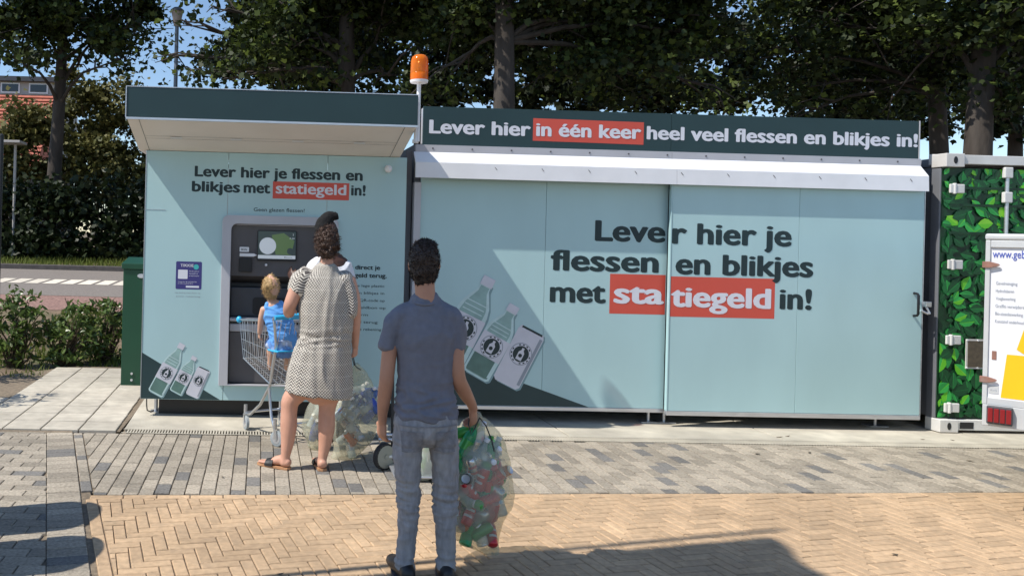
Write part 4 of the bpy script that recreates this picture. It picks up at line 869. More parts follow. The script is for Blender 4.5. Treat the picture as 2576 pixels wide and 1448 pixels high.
bush('laurel_shrub', 'leafy shrub just beyond the left edge, shading the tiles', [((X, Y, .75), (.30, .35, .45), 1), ((X-.2, Y-.2, .5), (.3, .3, .35), 1), ((X+.10, Y+.05, 1.12), (.18, .3, .28), 1), ((X-.05, Y-.35, .9), (.22, .2, .35), 1)], (X, Y), M['leaf_laurel'], 1500, .105, 77, 'laurel shrubs by the tiles', 'long', 'shrub', 90, .07, .36, .25)
X, Y = -3.75, 9.1
bush('laurel_shrub', 'leafy shrub beyond the left edge behind the tiles', [((X, Y, .6), (.35, .35, .5), 1), ((X+.15, Y, .9), (.25, .3, .3), 1)], (X, Y), M['leaf_laurel'], 1500, .105, 78, 'laurel shrubs by the tiles', 'long', 'shrub', 90, .07, .36, .25)

# ---- red roofed house far left
HY = 46.0
hx0, hx1 = -24.0, at(97, 250, HY).x
Hs = thing('house', 'house with red tiled roof and pale upper storey behind the bushes', 'house', ((hx0+hx1)/2, HY, hz(HY))); off = ((hx0+hx1)/2, HY, hz(HY))
zr0, zr1 = 5.4, at(60, 238, HY+3).z
b = MB(off); b.box(hx0, hx1-.15, HY+.4, HY+9, hz(HY)-.1, zr0+.1); b.build('wall', M['kerbs'], Hs)
rf = MB(off); rf.add([(hx0-.2, HY, zr0-.15), (hx1, HY, zr0-.15), (hx1, HY+3.2, zr1), (hx0-.2, HY+3.2, zr1), (hx0-.2, HY+3.2, zr0), (hx1, HY+3.2, zr0)], [(0, 1, 2, 3), (1, 5, 2), (0, 3, 4), (3, 2, 5, 4)]); rf = rf.build('roof', M['rooftile'], Hs)
nrow = 20
for i in range(nrow):
    t0, t1 = i/nrow, (i+1.12)/nrow; a = Vector((0, 3.2, zr1-zr0+.15)).normalized(); nn = Vector((0, -a.z, a.y))
    p0 = Vector((0, HY+3.2*t0, zr0-.15+(zr1-zr0+.15)*t0)); p1 = Vector((0, HY+3.2*min(1, t1), zr0-.15+(zr1-zr0+.15)*min(1, t1)))
    b = MB(off); q0, q1 = p0+nn*.11, p1+nn*.02
    b.add([(hx0-.2, *(p0+nn*.005)[1:]), (hx1+.02, *(p0+nn*.005)[1:]), (hx1+.02, *q0[1:]), (hx0-.2, *q0[1:]), (hx1+.02, *q1[1:]), (hx0-.2, *q1[1:])], [(0, 1, 2, 3), (3, 2, 4, 5)]); b.build('tile_course', M['rooftile'], rf)
zu = at(60, 207, HY+3.3).z
b = MB(off); b.box(hx0, hx1-.02, HY+3.25, HY+9, zr0, zu); b.build('upper_wall', M['plaster'], Hs)
b = MB(off); b.box(hx0-.3, hx1+.25, HY+2.9, HY+9.3, zu, zu+.28); b.build('roof_edge', M['dkgrey'], Hs)
for k in range(5):
    wx = hx1-1.55-k*1.7
    f_ = MB(off); f_.box(wx, wx+1.15, HY+3.18, HY+3.24, zr1+.10, zu-.08); f_ = f_.build('window', M['white'], Hs)
    b = MB(off); b.box(wx+.09, wx+1.06, HY+3.155, HY+3.175, zr1+.19, zu-.16); b.build('pane', M['glass_dark'], f_)

# ---- street lamp
p = at(446, 30, 19.8); lx, ly = p.x, 19.8; zt = at(446, 68, 19.8).z; zb = hz(ly)
Lp = thing('street_lamp', 'grey street lamp rising above the kiosk canopy', 'street lamp', (lx, ly, zb)); off = (lx, ly, zb)
b = MB(off); b.tube([(lx, ly, zb), (lx, ly, zb+1.2), (lx, ly, zb+1.25), (lx, ly, zt)], [.085, .08, .06, .045], 12); b.build('pole', mat('lamp_grey', (.16, .18, .21), .5, .3), Lp, smooth=True)
b = MB(off); lathe(b, (lx, ly, zt), [(.05, 0), (.08, .03), (.11, .2), (.145, .36)], 16); b.build('lamp_glass', mat('lamp_glass', (.34, .28, .24), .4), Lp, smooth=True)
b = MB(off); lathe(b, (lx, ly, zt+.36), [(.17, 0), (.165, .04), (.09, .10), (.02, .12)], 16); b.build('lamp_cap', M['midgrey'], Lp, smooth=True)

# ---- pale roofed shelter and dark post at the left edge
sx = at(26, 348, 19.2).x; sz = at(20, 347, 19.2).z
Sh = thing('bus_shelter', 'pale shelter roof on a thin post at the left picture edge', 'shelter', (sx-1.2, 19.2, hz(19.2))); off = (sx-1.2, 19.2, hz(19.2))
b = MB(off); b.box(sx-2.6, sx, 19.9, 20.5, sz-.03, sz+.03); b.build('shelter_roof', M['plaster'], Sh, bevel=.01)
for q in (sx-.20, sx-2.4):
    b = MB(off); b.tube([(q, 20.2, hz(20.2)), (q, 20.2, sz-.05)], .035, 8); b.build('post', M['plaster'], Sh)
pp = at(-1, 560, 12.0); Dp = thing('dark_post', 'thin dark post at the left picture edge', 'post', (pp.x, 12, hz(12))); off = (pp.x, 12, hz(12))
b = MB(off); b.tube([(pp.x, 12, hz(12)-.1), (pp.x, 12, at(0, 345, 12).z)], .03, 10); b.build('pole', M['black'], Dp, smooth=True)
b = MB(off); lathe(b, (pp.x, 12, at(0, 345, 12).z), [(.034, 0), (.034, .03), (.01, .05)], 10); b.build('cap', M['black'], Dp, smooth=True)

# ---- things outside the frame whose shadows fall into it
for i, (ax, ay) in enumerate(((-1.008, 4.845), (-.872, 4.280))):
    h = 1.5; bx, by = ax-SX*h, ay-SY*h
    Wc = thing('info_panel', 'rounded grey information panel %s the left picture edge' % ('beyond', 'nearer the camera beyond')[i], 'panel', (bx-.05, by, 0), 0, 'rounded panels out of frame'); off = (bx-.05, by, 0)
    prof = [(by-.245, -.03), (by+.245, -.03)]+[(by+.245*math.cos(math.pi*q/14), h-.245+.245*math.sin(math.pi*q/14)) for q in range(15)]
    b = MB(off); b.loft([[Vector((X, y, z)) for y, z in prof] for X in (bx-.10, bx)]); b.build('panel_body', M['midgrey'], Wc, bevel=.01)
    b = MB(off); b.box(bx+.001, bx+.03, by-.17, by+.17, .85, 1.2); b.build('panel_plate', M['dkgrey'], Wc, bevel=.01)
h = 6.8; bx = 3.05-SX*h; y0_, y1_ = 3.516, 4.854-SY*h               # the pole leans a little
def py_(z): return y0_+(y1_-y0_)*z/h
Fl = thing('flag_banner', 'tall white banner on a flagpole beyond the left picture edge', 'flag', (bx, y0_, 0)); off = (bx, y0_, 0)
b = MB(off); b.tube([(bx, py_(-.04), -.04), (bx, py_(h), h)], [.026, .022], 12); b.build('pole', M['white'], Fl, smooth=True)
ztop = (2.886-bx)/SX; nn_ = 12; b = MB(off)
def bp_(q, z): return (bx+.03*math.sin(q*1.1+z), py_(z)-.085-1.15*q/nn_, z-(.12*q/nn_ if z > 4 else 0))
b.loft([[Vector(bp_(q, z)) for q in range(nn_+1)]+[Vector(bp_(q, z))+Vector((.008, 0, 0)) for q in range(nn_, -1, -1)] for z in (2.3, 3.4, 4.5, 5.5, ztop)]); b.build('banner', M['white'], Fl)
for z in (2.45, 4.4, 6.4):
    b = MB(off); b.tube([(bx, py_(z)-.02, z), (bx, py_(z)-.10, z)], .006, 6); b.build('banner_ring', M['alu'], Fl)
# ================================================================== PEOPLE
def cr(p0, p1, p2, p3, t):
    return tuple(.5*((2*b_)+(c-a)*t+(2*a-5*b_+4*c-d)*t*t+(3*b_-a-3*c+d)*t**3) for a, b_, c, d in zip(p0, p1, p2, p3))
def chain(b, pts, sidev=(1, 0, 0), n=16, sub=5, flat=False):
    """closed tapering limb: pts = (point, rx[, ry]) ; rx along sidev"""
    Q = [(*p[0], p[1], p[2] if len(p) > 2 else p[1]) for p in pts]; D = []
    for i in range(len(Q)-1):
        for k in range(sub): D.append(cr(Q[max(0, i-1)], Q[i], Q[i+1], Q[min(len(Q)-1, i+2)], k/sub))
    D.append(Q[-1]); rings = []; sv = Vector(sidev)
    def frame(t):
        a = sv-t*sv.dot(t); a.normalize(); return a, t.cross(a)
    T = []
    for i in range(len(D)):
        t = Vector(D[min(i+1, len(D)-1)][:3])-Vector(D[max(i-1, 0)][:3]); T.append(t.normalized() if t.length > 1e-6 else Vector((0, 0, 1)))
    def ringat(c, t, rx, ry):
        a, bb = frame(t); return [c+a*rx*math.cos(q*2*math.pi/n)+bb*ry*math.sin(q*2*math.pi/n) for q in range(n)]
    for s in (() if flat else (.15, .5, .8)):
        k = math.sqrt(1-(1-s)**2); d = D[0]; r = min(d[3], d[4]); rings.append(ringat(Vector(d[:3])-T[0]*r*(1-s)*.8, T[0], d[3]*k, d[4]*k))
    for d, t in zip(D, T): rings.append(ringat(Vector(d[:3]), t, max(.003, d[3]), max(.003, d[4])))
    for s in (.8, .5, .15):
        k = math.sqrt(1-(1-s)**2); d = D[-1]; r = min(d[3], d[4]); rings.append(ringat(Vector(d[:3])+T[-1]*r*(1-s)*.8, T[-1], d[3]*k, d[4]*k))
    b.loft(rings)
def blob(name, b, m, parent, org, voxel=.008, smooth=5, disp=None, mats=None):
    """one continuous skin over all the overlapping chains in b"""
    me = bpy.data.meshes.new('tmp'); me.from_pydata(b.v, [], b.f); me.update(); o = link('tmp', me)
    r = o.modifiers.new('r', 'REMESH'); r.mode = 'VOXEL'; r.voxel_size = voxel
    if smooth: s_ = o.modifiers.new('s', 'SMOOTH'); s_.factor = .5; s_.iterations = smooth
    dg = bpy.context.evaluated_depsgraph_get(); dg.update(); e = bpy.data.meshes.new_from_object(o.evaluated_get(dg)); bpy.data.objects.remove(o); bpy.data.meshes.remove(me)
    if disp:
        N = [v.normal.copy() for v in e.vertices]
        for v, nn in zip(e.vertices, N): v.co += nn*disp(v.co)
    e.transform(Matrix.Translation(-Vector(org))); e.name = name
    e.polygons.foreach_set('use_smooth', [True]*len(e.polygons))
    e.materials.clear()
    for q in (mats or [m]): e.materials.append(q)
    return link(name, e, parent)
def hand(b, wrist, d, pn, thumb, k=1.0, curl=.5, w=1.0):
    """palm, four unequal fingers bent at the knuckles, thumb from the side near the base"""
    d = Vector(d).normalized(); pn = Vector(pn); pn = (pn-d*pn.dot(d)).normalized(); s = Vector(thumb); s = (s-d*s.dot(d)-pn*s.dot(pn)).normalized()
    W = Vector(wrist)
    chain(b, [(W, .022*k, .018*k), (W+d*.035*k, .034*k, .015*k), (W+d*.075*k, .038*k, .014*k), (W+d*.088*k, .034*k, .012*k)], tuple(s), 12, 3)
    for off, L in ((.029, .070), (.010, .080), (-.010, .076), (-.028, .060)):
        p = W+d*.080*k+s*off*k; a = 0.0; pts = [(p-d*.01*k, .0092*k)]
        for seg, bend in ((.45, .55), (.32, .9), (.23, .7)):
            a += bend*curl; v = d*math.cos(a)+pn*math.sin(a); p = p+v*L*seg*k; pts.append((p, (.0088-.0012*len(pts)*.6)*k))
        chain(b, pts, tuple(s), 8, 2)
    p = W+d*.025*k+s*.026*k; v = (d*.75+s*.75+pn*.35).normalized(); v2 = (d*.95+s*.15+pn*.55*(curl+.3)).normalized()
    chain(b, [(p-s*.012*k, .013*k), (p+v*.028*k, .0115*k), (p+v*.03*k+v2*.026*k, .0100*k), (p+v*.03*k+v2*.046*k, .008*k)], tuple(pn), 8, 2)
def head(b, c, k, face, up=(0, 0, 1), ears=True):
    """skull with brow, nose, lips, chin and ears; c = centre of the skull, face = direction looked at"""
    f = Vector(face).normalized(); u = Vector(up); u = (u-f*u.dot(f)).normalized(); s = f.cross(u); C = Vector(c)
    P = lambda a, bb, cc: C+s*a*k+f*bb*k+u*cc*k
    chain(b, [(P(0, -.012, .095), .035*k, .045*k), (P(0, -.012, .07), .064*k, .078*k), (P(0, -.010, .02), .075*k, .094*k), (P(0, .0, -.035), .070*k, .090*k), (P(0, .018, -.075), .056*k, .066*k), (P(0, .035, -.110), .036*k, .042*k)], tuple(s), 18, 4)
    chain(b, [(P(0, .088, .012), .009*k), (P(0, .103, -.018), .012*k), (P(0, .106, -.032), .015*k, .011*k)], tuple(s), 8, 2)
    chain(b, [(P(-.020, .083, -.064), .007*k), (P(0, .089, -.064), .009*k), (P(.020, .083, -.064), .007*k)], tuple(u), 8, 2)
    chain(b, [(P(-.020, .081, -.076), .007*k), (P(0, .087, -.077), .010*k), (P(.020, .081, -.076), .007*k)], tuple(u), 8, 2)
    chain(b, [(P(-.045, .070, .022), .012*k), (P(0, .084, .026), .012*k), (P(.045, .070, .022), .012*k)], tuple(u), 8, 2)
    if ears:
        for q in (-1, 1): chain(b, [(P(q*.074, -.008, -.042), .007*k, .010*k), (P(q*.080, -.012, -.012), .009*k, .018*k), (P(q*.080, -.016, .010), .008*k, .014*k)], tuple(s), 8, 2)
def eyes(parent, c, k, face, org, up=(0, 0, 1)):
    f = Vector(face).normalized(); u = Vector(up); u = (u-f*u.dot(f)).normalized(); s = f.cross(u); C = Vector(c)
    for q in (-1, 1):
        p = C+s*q*.032*k+f*.074*k+u*.002*k; b = MB(org); b.ball(p, .012*k); b.ball(p+f*.008*k, .0062*k, mi=1); b.build('eye', [M['white'], M['black']], parent, smooth=True)
def fold(scale, amp, st=(1, 1, 1), seed=0):
    def f(co):
        p = Vector((co.x*scale*st[0], co.y*scale*st[1], co.z*scale*st[2]+seed)); q = p+Vector((noise.noise(p*.7+Vector((5, 0, 0))), noise.noise(p*.7+Vector((0, 9, 0))), 0))*.9
        r = 1-abs(noise.noise(q)); return amp*((r*r-.55)+.35*noise.noise(q*2.3))
    return f
def tufts(name, obj, m, parent, n, L, wdt, flow, seed, keep=None, jit=.5):
    """hair wisps standing on a surface"""
    me = obj.data; rg = random.Random(seed); b = MB(); P = [p for p in me.polygons if keep is None or keep(p.center)]
    for i in range(n):
        p = rg.choice(P); c = Vector(p.center); nn = Vector(p.normal); d = (nn*.35+Vector(flow(c))+Vector((rg.gauss(0, jit), rg.gauss(0, jit), rg.gauss(0, jit)))).normalized(); s = d.cross(nn)
        if s.length < .01: continue
        s.normalize(); l = L*rg.uniform(.5, 1.3); c = c-nn*.004
        b.add([c-s*wdt, c+s*wdt, c+d*l*.55+s*wdt*.7+nn*.004, c+d*l+nn*rg.uniform(-.004, .006), c+d*l*.55-s*wdt*.7+nn*.004], [(0, 1, 2, 3, 4)])
    return b.build(name, m, parent)
def patch(name, obj, outline, m, parent, org, lift=.003, ns=10):
    """a sewn-on piece that follows the cloth, cast from the back onto it"""
    from mathutils.bvhtree import BVHTree
    bv = BVHTree.FromPolygons([v.co for v in obj.data.vertices], [p.vertices for p in obj.data.polygons]); b = MB(); G = []
    (x0, z0), (x1, z1), (x2, z2), (x3, z3) = outline
    for j in range(ns+1):
        for i in range(ns+1):
            s, t = i/ns, j/ns; x = (x0*(1-s)+x1*s)*(1-t)+(x3*(1-s)+x2*s)*t; z = (z0*(1-s)+z1*s)*(1-t)+(z3*(1-s)+z2*s)*t
            h = bv.ray_cast(Vector((x-org[0], -3, z-org[2])), Vector((0, 1, 0)))
            if h[0] is None: return None
            G.append(h[0]+h[1]*lift)
    n = ns+1; b.add(G, [(j*n+i, j*n+i+1, (j+1)*n+i+1, (j+1)*n+i) for j in range(ns) for i in range(ns)]); return b.build(name, m, parent, smooth=True)

# ------------------------------------------------------------------ boy in the foreground, seen from behind
BY = 3.97
def A(x, y, dy=0.0): return at(x, y, BY+dy)
og = A(1072, 1460); og.z = 0.0
P1 = thing('person', 'person in slate t-shirt and grey jeans seen from behind, holding a bag of cans', 'person', og)
f = Vector((.05, 1, -.02))
b = MB(); hc = A(1066, 664, .02); head(b, hc, .90, f)
chain(b, [(A(1067, 700, .0), .050, .055), (A(1069, 738, -.01), .049, .053), (A(1070, 762, -.01), .060, .058), (A(1070, 785, .0), .10, .07)])
chain(b, [(A(1070, 1058), .12, .085), (A(1070, 1040), .125, .085), (A(1070, 985), .115, .08), (A(1071, 900), .13, .09), (A(1071, 830), .14, .09), (A(1070, 788), .13, .075)])
# left arm hanging
chain(b, [(A(1000, 802), .040, .044), (A(984, 850), .039, .044), (A(977, 905, -.01), .037, .040), (A(972, 955, -.015), .036, .038), (A(966, 1000, .01), .034, .036), (A(962, 1035, .03), .026, .030), (A(962, 1058, .045), .022, .027)])
hand(b, A(962, 1052, .042), (-.02, .18, -1), (.75, .45, .1), (.3, .9, 0), .98, .75)
# right arm to the bag
chain(b, [(A(1136, 802), .040, .044), (A(1147, 850), .039, .044), (A(1148, 905, -.02), .037, .040), (A(1152, 950, -.02), .037, .038), (A(1168, 985, .03), .035, .035), (A(1184, 1012, .08), .026, .028), (A(1190, 1028, .10), .023, .025)])
hand(b, A(1188, 1022, .10), (.16, .25, -1), (-.6, .55, -.1), (-.2, .9, .1), 1.0, 1.25)
for s, hx, kx, ax_ in ((-1, 1030, 1026, 1021), (1, 1110, 1119, 1121)):
    chain(b, [(A(hx-s*2, 1085), .062, .075), (A(hx+s*5, 1150), .056, .068), (A(kx, 1245, .0), .044, .050), (A(kx, 1310, -.005), .042, .050), (A(ax_, 1400), .034, .040), (A(ax_, 1432), .034, .040)])
    ft = A(ax_, 1446)
    chain(b, [(Vector((ft.x, ft.y-.03, .05)), .024, .026), (Vector((ft.x+s*.01, ft.y+.06, .045)), .028, .026), (Vector((ft.x+s*.025, ft.y+.13, .035)), .028, .016)], n=12)
body = blob('body', b, M['skin_boy'], P1, og, .007, 4); eyes(P1, hc, .90, f, og)
b = MB(); b.v = []
chain(b, [(A(1066, 617, .02), .035, .045), (A(1066, 626, .015), .061, .078), (A(1066, 650, .008), .074, .094), (A(1066, 672, -.004), .0725, .086), (A(1067, 692, -.022), .064, .064), (A(1068, 706, -.030), .048, .036)])
chain(b, [(A(1050, 622, .05), .026, .03), (A(1072, 615, .06), .030, .03), (A(1088, 622, .05), .026, .03)], (0, 1, 0))
hair = blob('hair', b, M['hair_boy'], P1, og, .007, 3, fold(24, .004))
tufts('hair_wisps', hair, M['hair_boy'], hair, 3200, .013, .0018, lambda c: (.15, .1, -1.3+1.7*min(1, max(0, (c.z-1.48)/.15))), 3, jit=.35)
b = MB()
chain(b, [(A(1070, 1049), .152, .112), (A(1070, 1018), .146, .110), (A(1070, 960), .140, .100), (A(1070, 900), .145, .108), (A(1070, 845), .153, .108), (A(1070, 808), .148, .096), (A(1070, 785), .138, .086), (A(1070, 770), .108, .076), (A(1069, 758), .074, .068)], flat=True)
for s, px in ((-1, ((1028, 784), (1000, 797), (983, 830), (975, 870))), (1, ((1112, 784), (1137, 797), (1147, 830), (1147, 872)))):
    chain(b, [(A(*px[0]), .046, .058), (A(*px[1]), .046, .058), (A(*px[2]), .045, .054), (A(*px[3]), .047, .055)])
w_ = fold(7, .011, (1.2, 1.2, .6), 2); w2 = fold(11, .017, (.5, .5, 1.9), 7); ztop = A(1070, 960).z
def shirt_f(co): return w_(co)+(w2(co)*min(1.4, max(.15, (ztop-co.z)*9+.5)))
shirt = blob('t_shirt', b, M['shirt_grey'], P1, og, .008, 3, shirt_f)
b = MB(); chain(b, [(A(1036, 757, .0), .010), (A(1050, 763, -.055), .009), (A(1070, 766, -.07), .009), (A(1090, 763, -.055), .009), (A(1104, 757, .0), .010)], (0, 0, 1), 10); blob('collar', b, M['shirt_grey'], shirt, og, .005, 2)
b = MB()
chain(b, [(A(1070, 1036), .146, .104), (A(1070, 1060, -.005), .157, .116), (A(1070, 1078, -.008), .150, .114)])
for s, c in ((-1, ((1029, 1080, .080, .104), (1025, 1120, .077, .098), (1024, 1160, .073, .088), (1025, 1200, .065, .078), (1027, 1245, .057, .066), (1026, 1300, .053, .064), (1022, 1360, .048, .056), (1019, 1405, .047, .054), (1018, 1430, .048, .056))), (1, ((1111, 1080, .080, .104), (1116, 1120, .075, .098), (1119, 1160, .070, .088), (1120, 1200, .065, .078), (1119, 1245, .061, .066), (1120, 1300, .058, .064), (1121, 1360, .050, .056), (1121, 1405, .045, .054), (1121, 1430, .046, .056)))):
    chain(b, [(A(x, y), r1*.94, r2*.96) for x, y, r1, r2 in c])
j1 = fold(11, .007, (1, 1, 1.2), 4); j2 = fold(14, .022, (.35, .35, 2.4), 1); zk, za_, zc = A(1070, 1255).z, A(1070, 1425).z, A(1070, 1110).z
def jean_f(co): 
    k = math.exp(-((co.z-zk)/.10)**2)+.9*math.exp(-((co.z-za_)/.08)**2)+.35*math.exp(-((co.z-zc)/.05)**2); return j1(co)+j2(co)*k
M['denim'] = mat('denim_grey', (.285, .278, .29), .9, 0, .2, 45, .35, 420, stain=(.40, .38, .36), stain_amt=.5, stretch=(1, 1, .35))
M['denim_dark'] = mat('denim_seam', (.215, .208, .22), .9, 0, .2, 45, .35, 420)
jeans = blob('jeans', b, M['denim'], P1, og, .008, 3, jean_f)
for a0, a1 in ((1003, 1054), (1084, 1136)):
    q = [A(a0+3, 1123), A(a1-3, 1123), A(a1, 1072), A(a0, 1072)]; patch('back_pocket', jeans, [(v.x, v.z) for v in q], M['denim_dark'], jeans, og, .006)
for x0_, x1_, y_ in ((1000, 1140, 1058),):
    q = [A(x0_, y_+3), A(x1_, y_+3), A(x1_, y_), A(x0_, y_)]; patch('yoke_seam', jeans, [(v.x, v.z) for v in q], M['denim_dark'], jeans, og, .006, 14)
for s, ax_ in ((-1, 1020), (1, 1120)):
    ft = A(ax_, 1446); b = MB()
    chain(b, [(Vector((ft.x, ft.y-.065, .055)), .036, .045), (Vector((ft.x, ft.y-.02, .06)), .042, .055), (Vector((ft.x+s*.012, ft.y+.07, .05)), .045, .045), (Vector((ft.x+s*.03, ft.y+.16, .038)), .045, .032), (Vector((ft.x+s*.035, ft.y+.20, .035)), .035, .026)], n=14)
    sh = blob('shoe', b, M['black'], P1, og, .007, 3)
    b = MB(og); b.loft([[Vector((ft.x+s*.015*t*2+math.cos(q*.524)*.046, ft.y+.06+math.sin(q*.524)*.15, z)) for q in range(12)] for t, z in ((.5, .001), (.5, .022))]); b.build('sole', M['dkgrey'], sh)

# ------------------------------------------------------------------ woman in the patterned dress
WY = 5.86
def W(x, y, dy=0.0): return at(x, y, WY+dy)
og = W(760, 1180); og.z = 0.0
P2 = thing('person', 'person in a short black and white patterned dress and sandals beside the trolley', 'person', og)
f = Vector((.10, 1, -.05)); b = MB(); hc = W(822, 612, .02); head(b, hc, .95, f, ears=True)
chain(b, [(W(822, 640, .0), .048, .052), (W(822, 662, -.01), .047, .050), (W(821, 678, -.005), .065, .055), (W(818, 694), .11, .07)])
chain(b, [(W(812, 985), .15, .12), (W(812, 940), .165, .13), (W(817, 860), .130, .10), (W(818, 790), .150, .115), (W(818, 730), .165, .11), (W(818, 700), .14, .08)])
# left arm bent forward onto the trolley bar
chain(b, [(W(757, 700), .050, .055), (W(742, 735, -.02), .052, .054), (W(729, 768, -.02), .047, .047), (W(727, 783, .04), .045, .043), (W(727, 786, .14), .040, .038), (W(728, 780, .25), .030, .028), (W(729, 777, .30), .025, .022)])
hand(b, W(729, 777, .29), (.05, 1, -.12), (0, .1, -1), (1, 0, 0), .92, .9)
# right arm hanging
chain(b, [(W(878, 705), .050, .055), (W(890, 750, .01), .047, .05), (W(894, 790, .03), .041, .043), (W(893, 825, .05), .038, .04), (W(893, 855, .08), .030, .032), (W(893, 870, .09), .025, .026)])
hand(b, W(893, 866, .09), (.02, .12, -1), (-.7, .6, 0), (-.3, .9, 0), .92, 1.2)
for s, pts in ((-1, ((778, 960, .095, .10), (735, 1000, .077, .082), (727, 1030, .066, .070), (726, 1070, .067, .073), (723, 1110, .054, .058), (718, 1145, .038, .042), (715, 1163, .038, .044))), (1, ((842, 960, .098, .10), (826, 1005, .078, .082), (822, 1035, .066, .070), (821, 1075, .067, .074), (817, 1115, .052, .056), (811, 1150, .037, .042), (809, 1168, .037, .044)))):
    chain(b, [(W(x, y), r1*.91, r2*.92) for x, y, r1, r2 in pts])
for a0, d in ((W(715, 1170), Vector((-.85, .52, 0))), (W(809, 1176), Vector((-.12, 1, 0)))):
    d.normalize(); s = Vector((d.y, -d.x, 0)); a0.z = 0
    chain(b, [(a0-d*.03+Vector((0, 0, .05)), .034, .032), (a0+d*.03+Vector((0, 0, .06)), .034, .036), (a0+d*.10+Vector((0, 0, .04)), .042, .024), (a0+d*.145+Vector((0, 0, .03)), .044, .014)], tuple(s), 12)
    for q, (o_, l_) in enumerate(((-.030, .20), (-.012, .212), (.004, .208), (.018, .20), (.032, .185))):
        chain(b, [(a0+d*.13+s*o_+Vector((0, 0, .028)), .010), (a0+d*(l_-.012)+s*o_+Vector((0, 0, .028)), .010), (a0+d*l_+s*o_+Vector((0, 0, .025)), .008)], tuple(s), 8, 2)
blob('body', b, M['skin'], P2, og, .007, 4); eyes(P2, hc, .95, f, og)
# dress: loose kimono-sleeved top gathered at the waist, short skirt
def dressmat():
    m = mat('dress_print', (.72, .67, .58), .9, 0, .06, 20, .2, 300); n = m.node_tree.nodes; L = m.node_tree.links; pb = n['Principled BSDF']
    src = pb.inputs['Base Color'].links[0].from_socket; tc = n.new('ShaderNodeTexCoord'); sp = n.new('ShaderNodeSeparateXYZ'); L.new(tc.outputs['Object'], sp.inputs[0])
    def mth(op, a, b_=None):
        q = n.new('ShaderNodeMath'); q.operation = op
        for i, v in enumerate((a, b_)):
            if v is None: continue
            if isinstance(v, (int, float)): q.inputs[i].default_value = v
            else: L.new(v, q.inputs[i])
        return q.outputs[0]
    at2 = mth('ARCTAN2', mth('ADD', sp.outputs[1], -.0), mth('ADD', sp.outputs[0], -.16))
    u = mth('MULTIPLY', at2, 8.0); zz = mth('MULTIPLY', sp.outputs[2], 46.0)
    tri = mth('ABSOLUTE', mth('ADD', mth('FRACT', u), -.5))                    # zig-zag
    ph = mth('FRACT', mth('ADD', zz, mth('MULTIPLY', tri, 2.0)))
    dark = mth('GREATER_THAN', ph, .40)
    row = mth('FRACT', mth('MULTIPLY', zz, .25)); gapl = mth('GREATER_THAN', row, .86)
    dk = mth('MULTIPLY', dark, mth('SUBTRACT', 1.0, mth('MULTIPLY', gapl, .15)))
    mx = n.new('ShaderNodeMix'); mx.data_type = 'RGBA'; L.new(dk, mx.inputs[0]); L.new(src, mx.inputs[6]); mx.inputs[7].default_value = (.10, .086, .08, 1); L.new(mx.outputs[2], pb.inputs['Base Color']); return m
M['dress'] = dressmat()
b = MB()
chain(b, [(W(800, 991), .246, .172), (W(803, 965), .240, .170), (W(805, 945), .234, .168), (W(809, 915), .220, .162), (W(814, 880), .202, .150), (W(818, 852), .188, .136), (W(820, 828), .190, .142), (W(820, 785), .192, .142), (W(818, 735), .184, .132), (W(818, 700), .165, .105), (W(819, 678), .095, .075)], sub=4, flat=True)
chain(b, [(W(770, 697), .075, .075), (W(755, 708), .075, .08), (W(748, 728), .070, .085)]); chain(b, [(W(860, 700), .075, .08), (W(872, 730), .075, .09), (W(878, 762), .066, .09), (W(879, 785), .056, .085)])
d1 = fold(6, .022, (1.3, 1.3, .35), 3); d2 = fold(10, .016, (.5, .5, 2.2), 5); zw = W(818, 852).z
def dress_f(co):
    k = math.exp(-((co.z-zw)/.07)**2); return d1(co)*.75+d2(co)*k
dress = blob('dress', b, M['dress'], P2, og, .009, 3, dress_f)
b = MB(); c = hc
chain(b, [(W(824, 577, .02), .035, .04), (W(823, 586, .01), .070, .075), (W(822, 602, .0), .084, .095), (W(822, 620, -.012), .082, .088), (W(822, 636, -.03), .062, .055), (W(822, 648, -.036), .035, .025)])
rg = random.Random(8)
for i in range(46):
    a = rg.uniform(0, 6.28); h = rg.uniform(574, 640); r = .066*math.sin(min(1, (h-566)/40)*1.57); p = W(822, h, 0)+Vector((math.cos(a)*r*1.0, -abs(math.sin(a))*r*1.1-.01, 0)); chain(b, [(p, .016), (p+Vector((rg.uniform(-.02, .02), -.006, rg.uniform(-.015, .015))), .015)], (0, 0, 1), 8, 2)
hair = blob('hair', b, M['hair_woman'], P2, og, .006, 2, fold(45, .010))
tufts('hair_wisps', hair, M['hair_woman'], hair, 1500, .030, .0022, lambda c: (0, 0, 0), 6, jit=.9)
for k, (a0, d) in enumerate(((W(715, 1170), Vector((-.85, .52, 0))), (W(809, 1176), Vector((-.12, 1, 0))))):
    d.normalize(); s = Vector((d.y, -d.x, 0)); a0.z = 0
    so = MB(og); out = [(-.05, .0), (-.04, .030), (.02, .036), (.10, .045), (.17, .046), (.215, .028), (.222, 0)]; pr = out+[(t, -w__) for t, w__ in out[::-1][1:-1]]
    so.loft([[a0+d*t+s*w__+Vector((0, 0, z)) for t, w__ in pr] for z in (.002, .018)]); so = so.build('sandal', M['cork'], P2)
    b = MB(og); b.loft([[a0+d*t+s*(.052*math.cos(q*math.pi/8))+Vector((0, 0, .014+h_*math.sin(q*math.pi/8))) for q in range(9)]+[a0+d*t+s*(.046*math.cos(q*math.pi/8))+Vector((0, 0, .012+(h_-.005)*math.sin(q*math.pi/8))) for q in range(8, -1, -1)] for t, h_ in ((.075, .062), (.105, .052), (.14, .043))]); b.build('strap', M['sandal'], so)

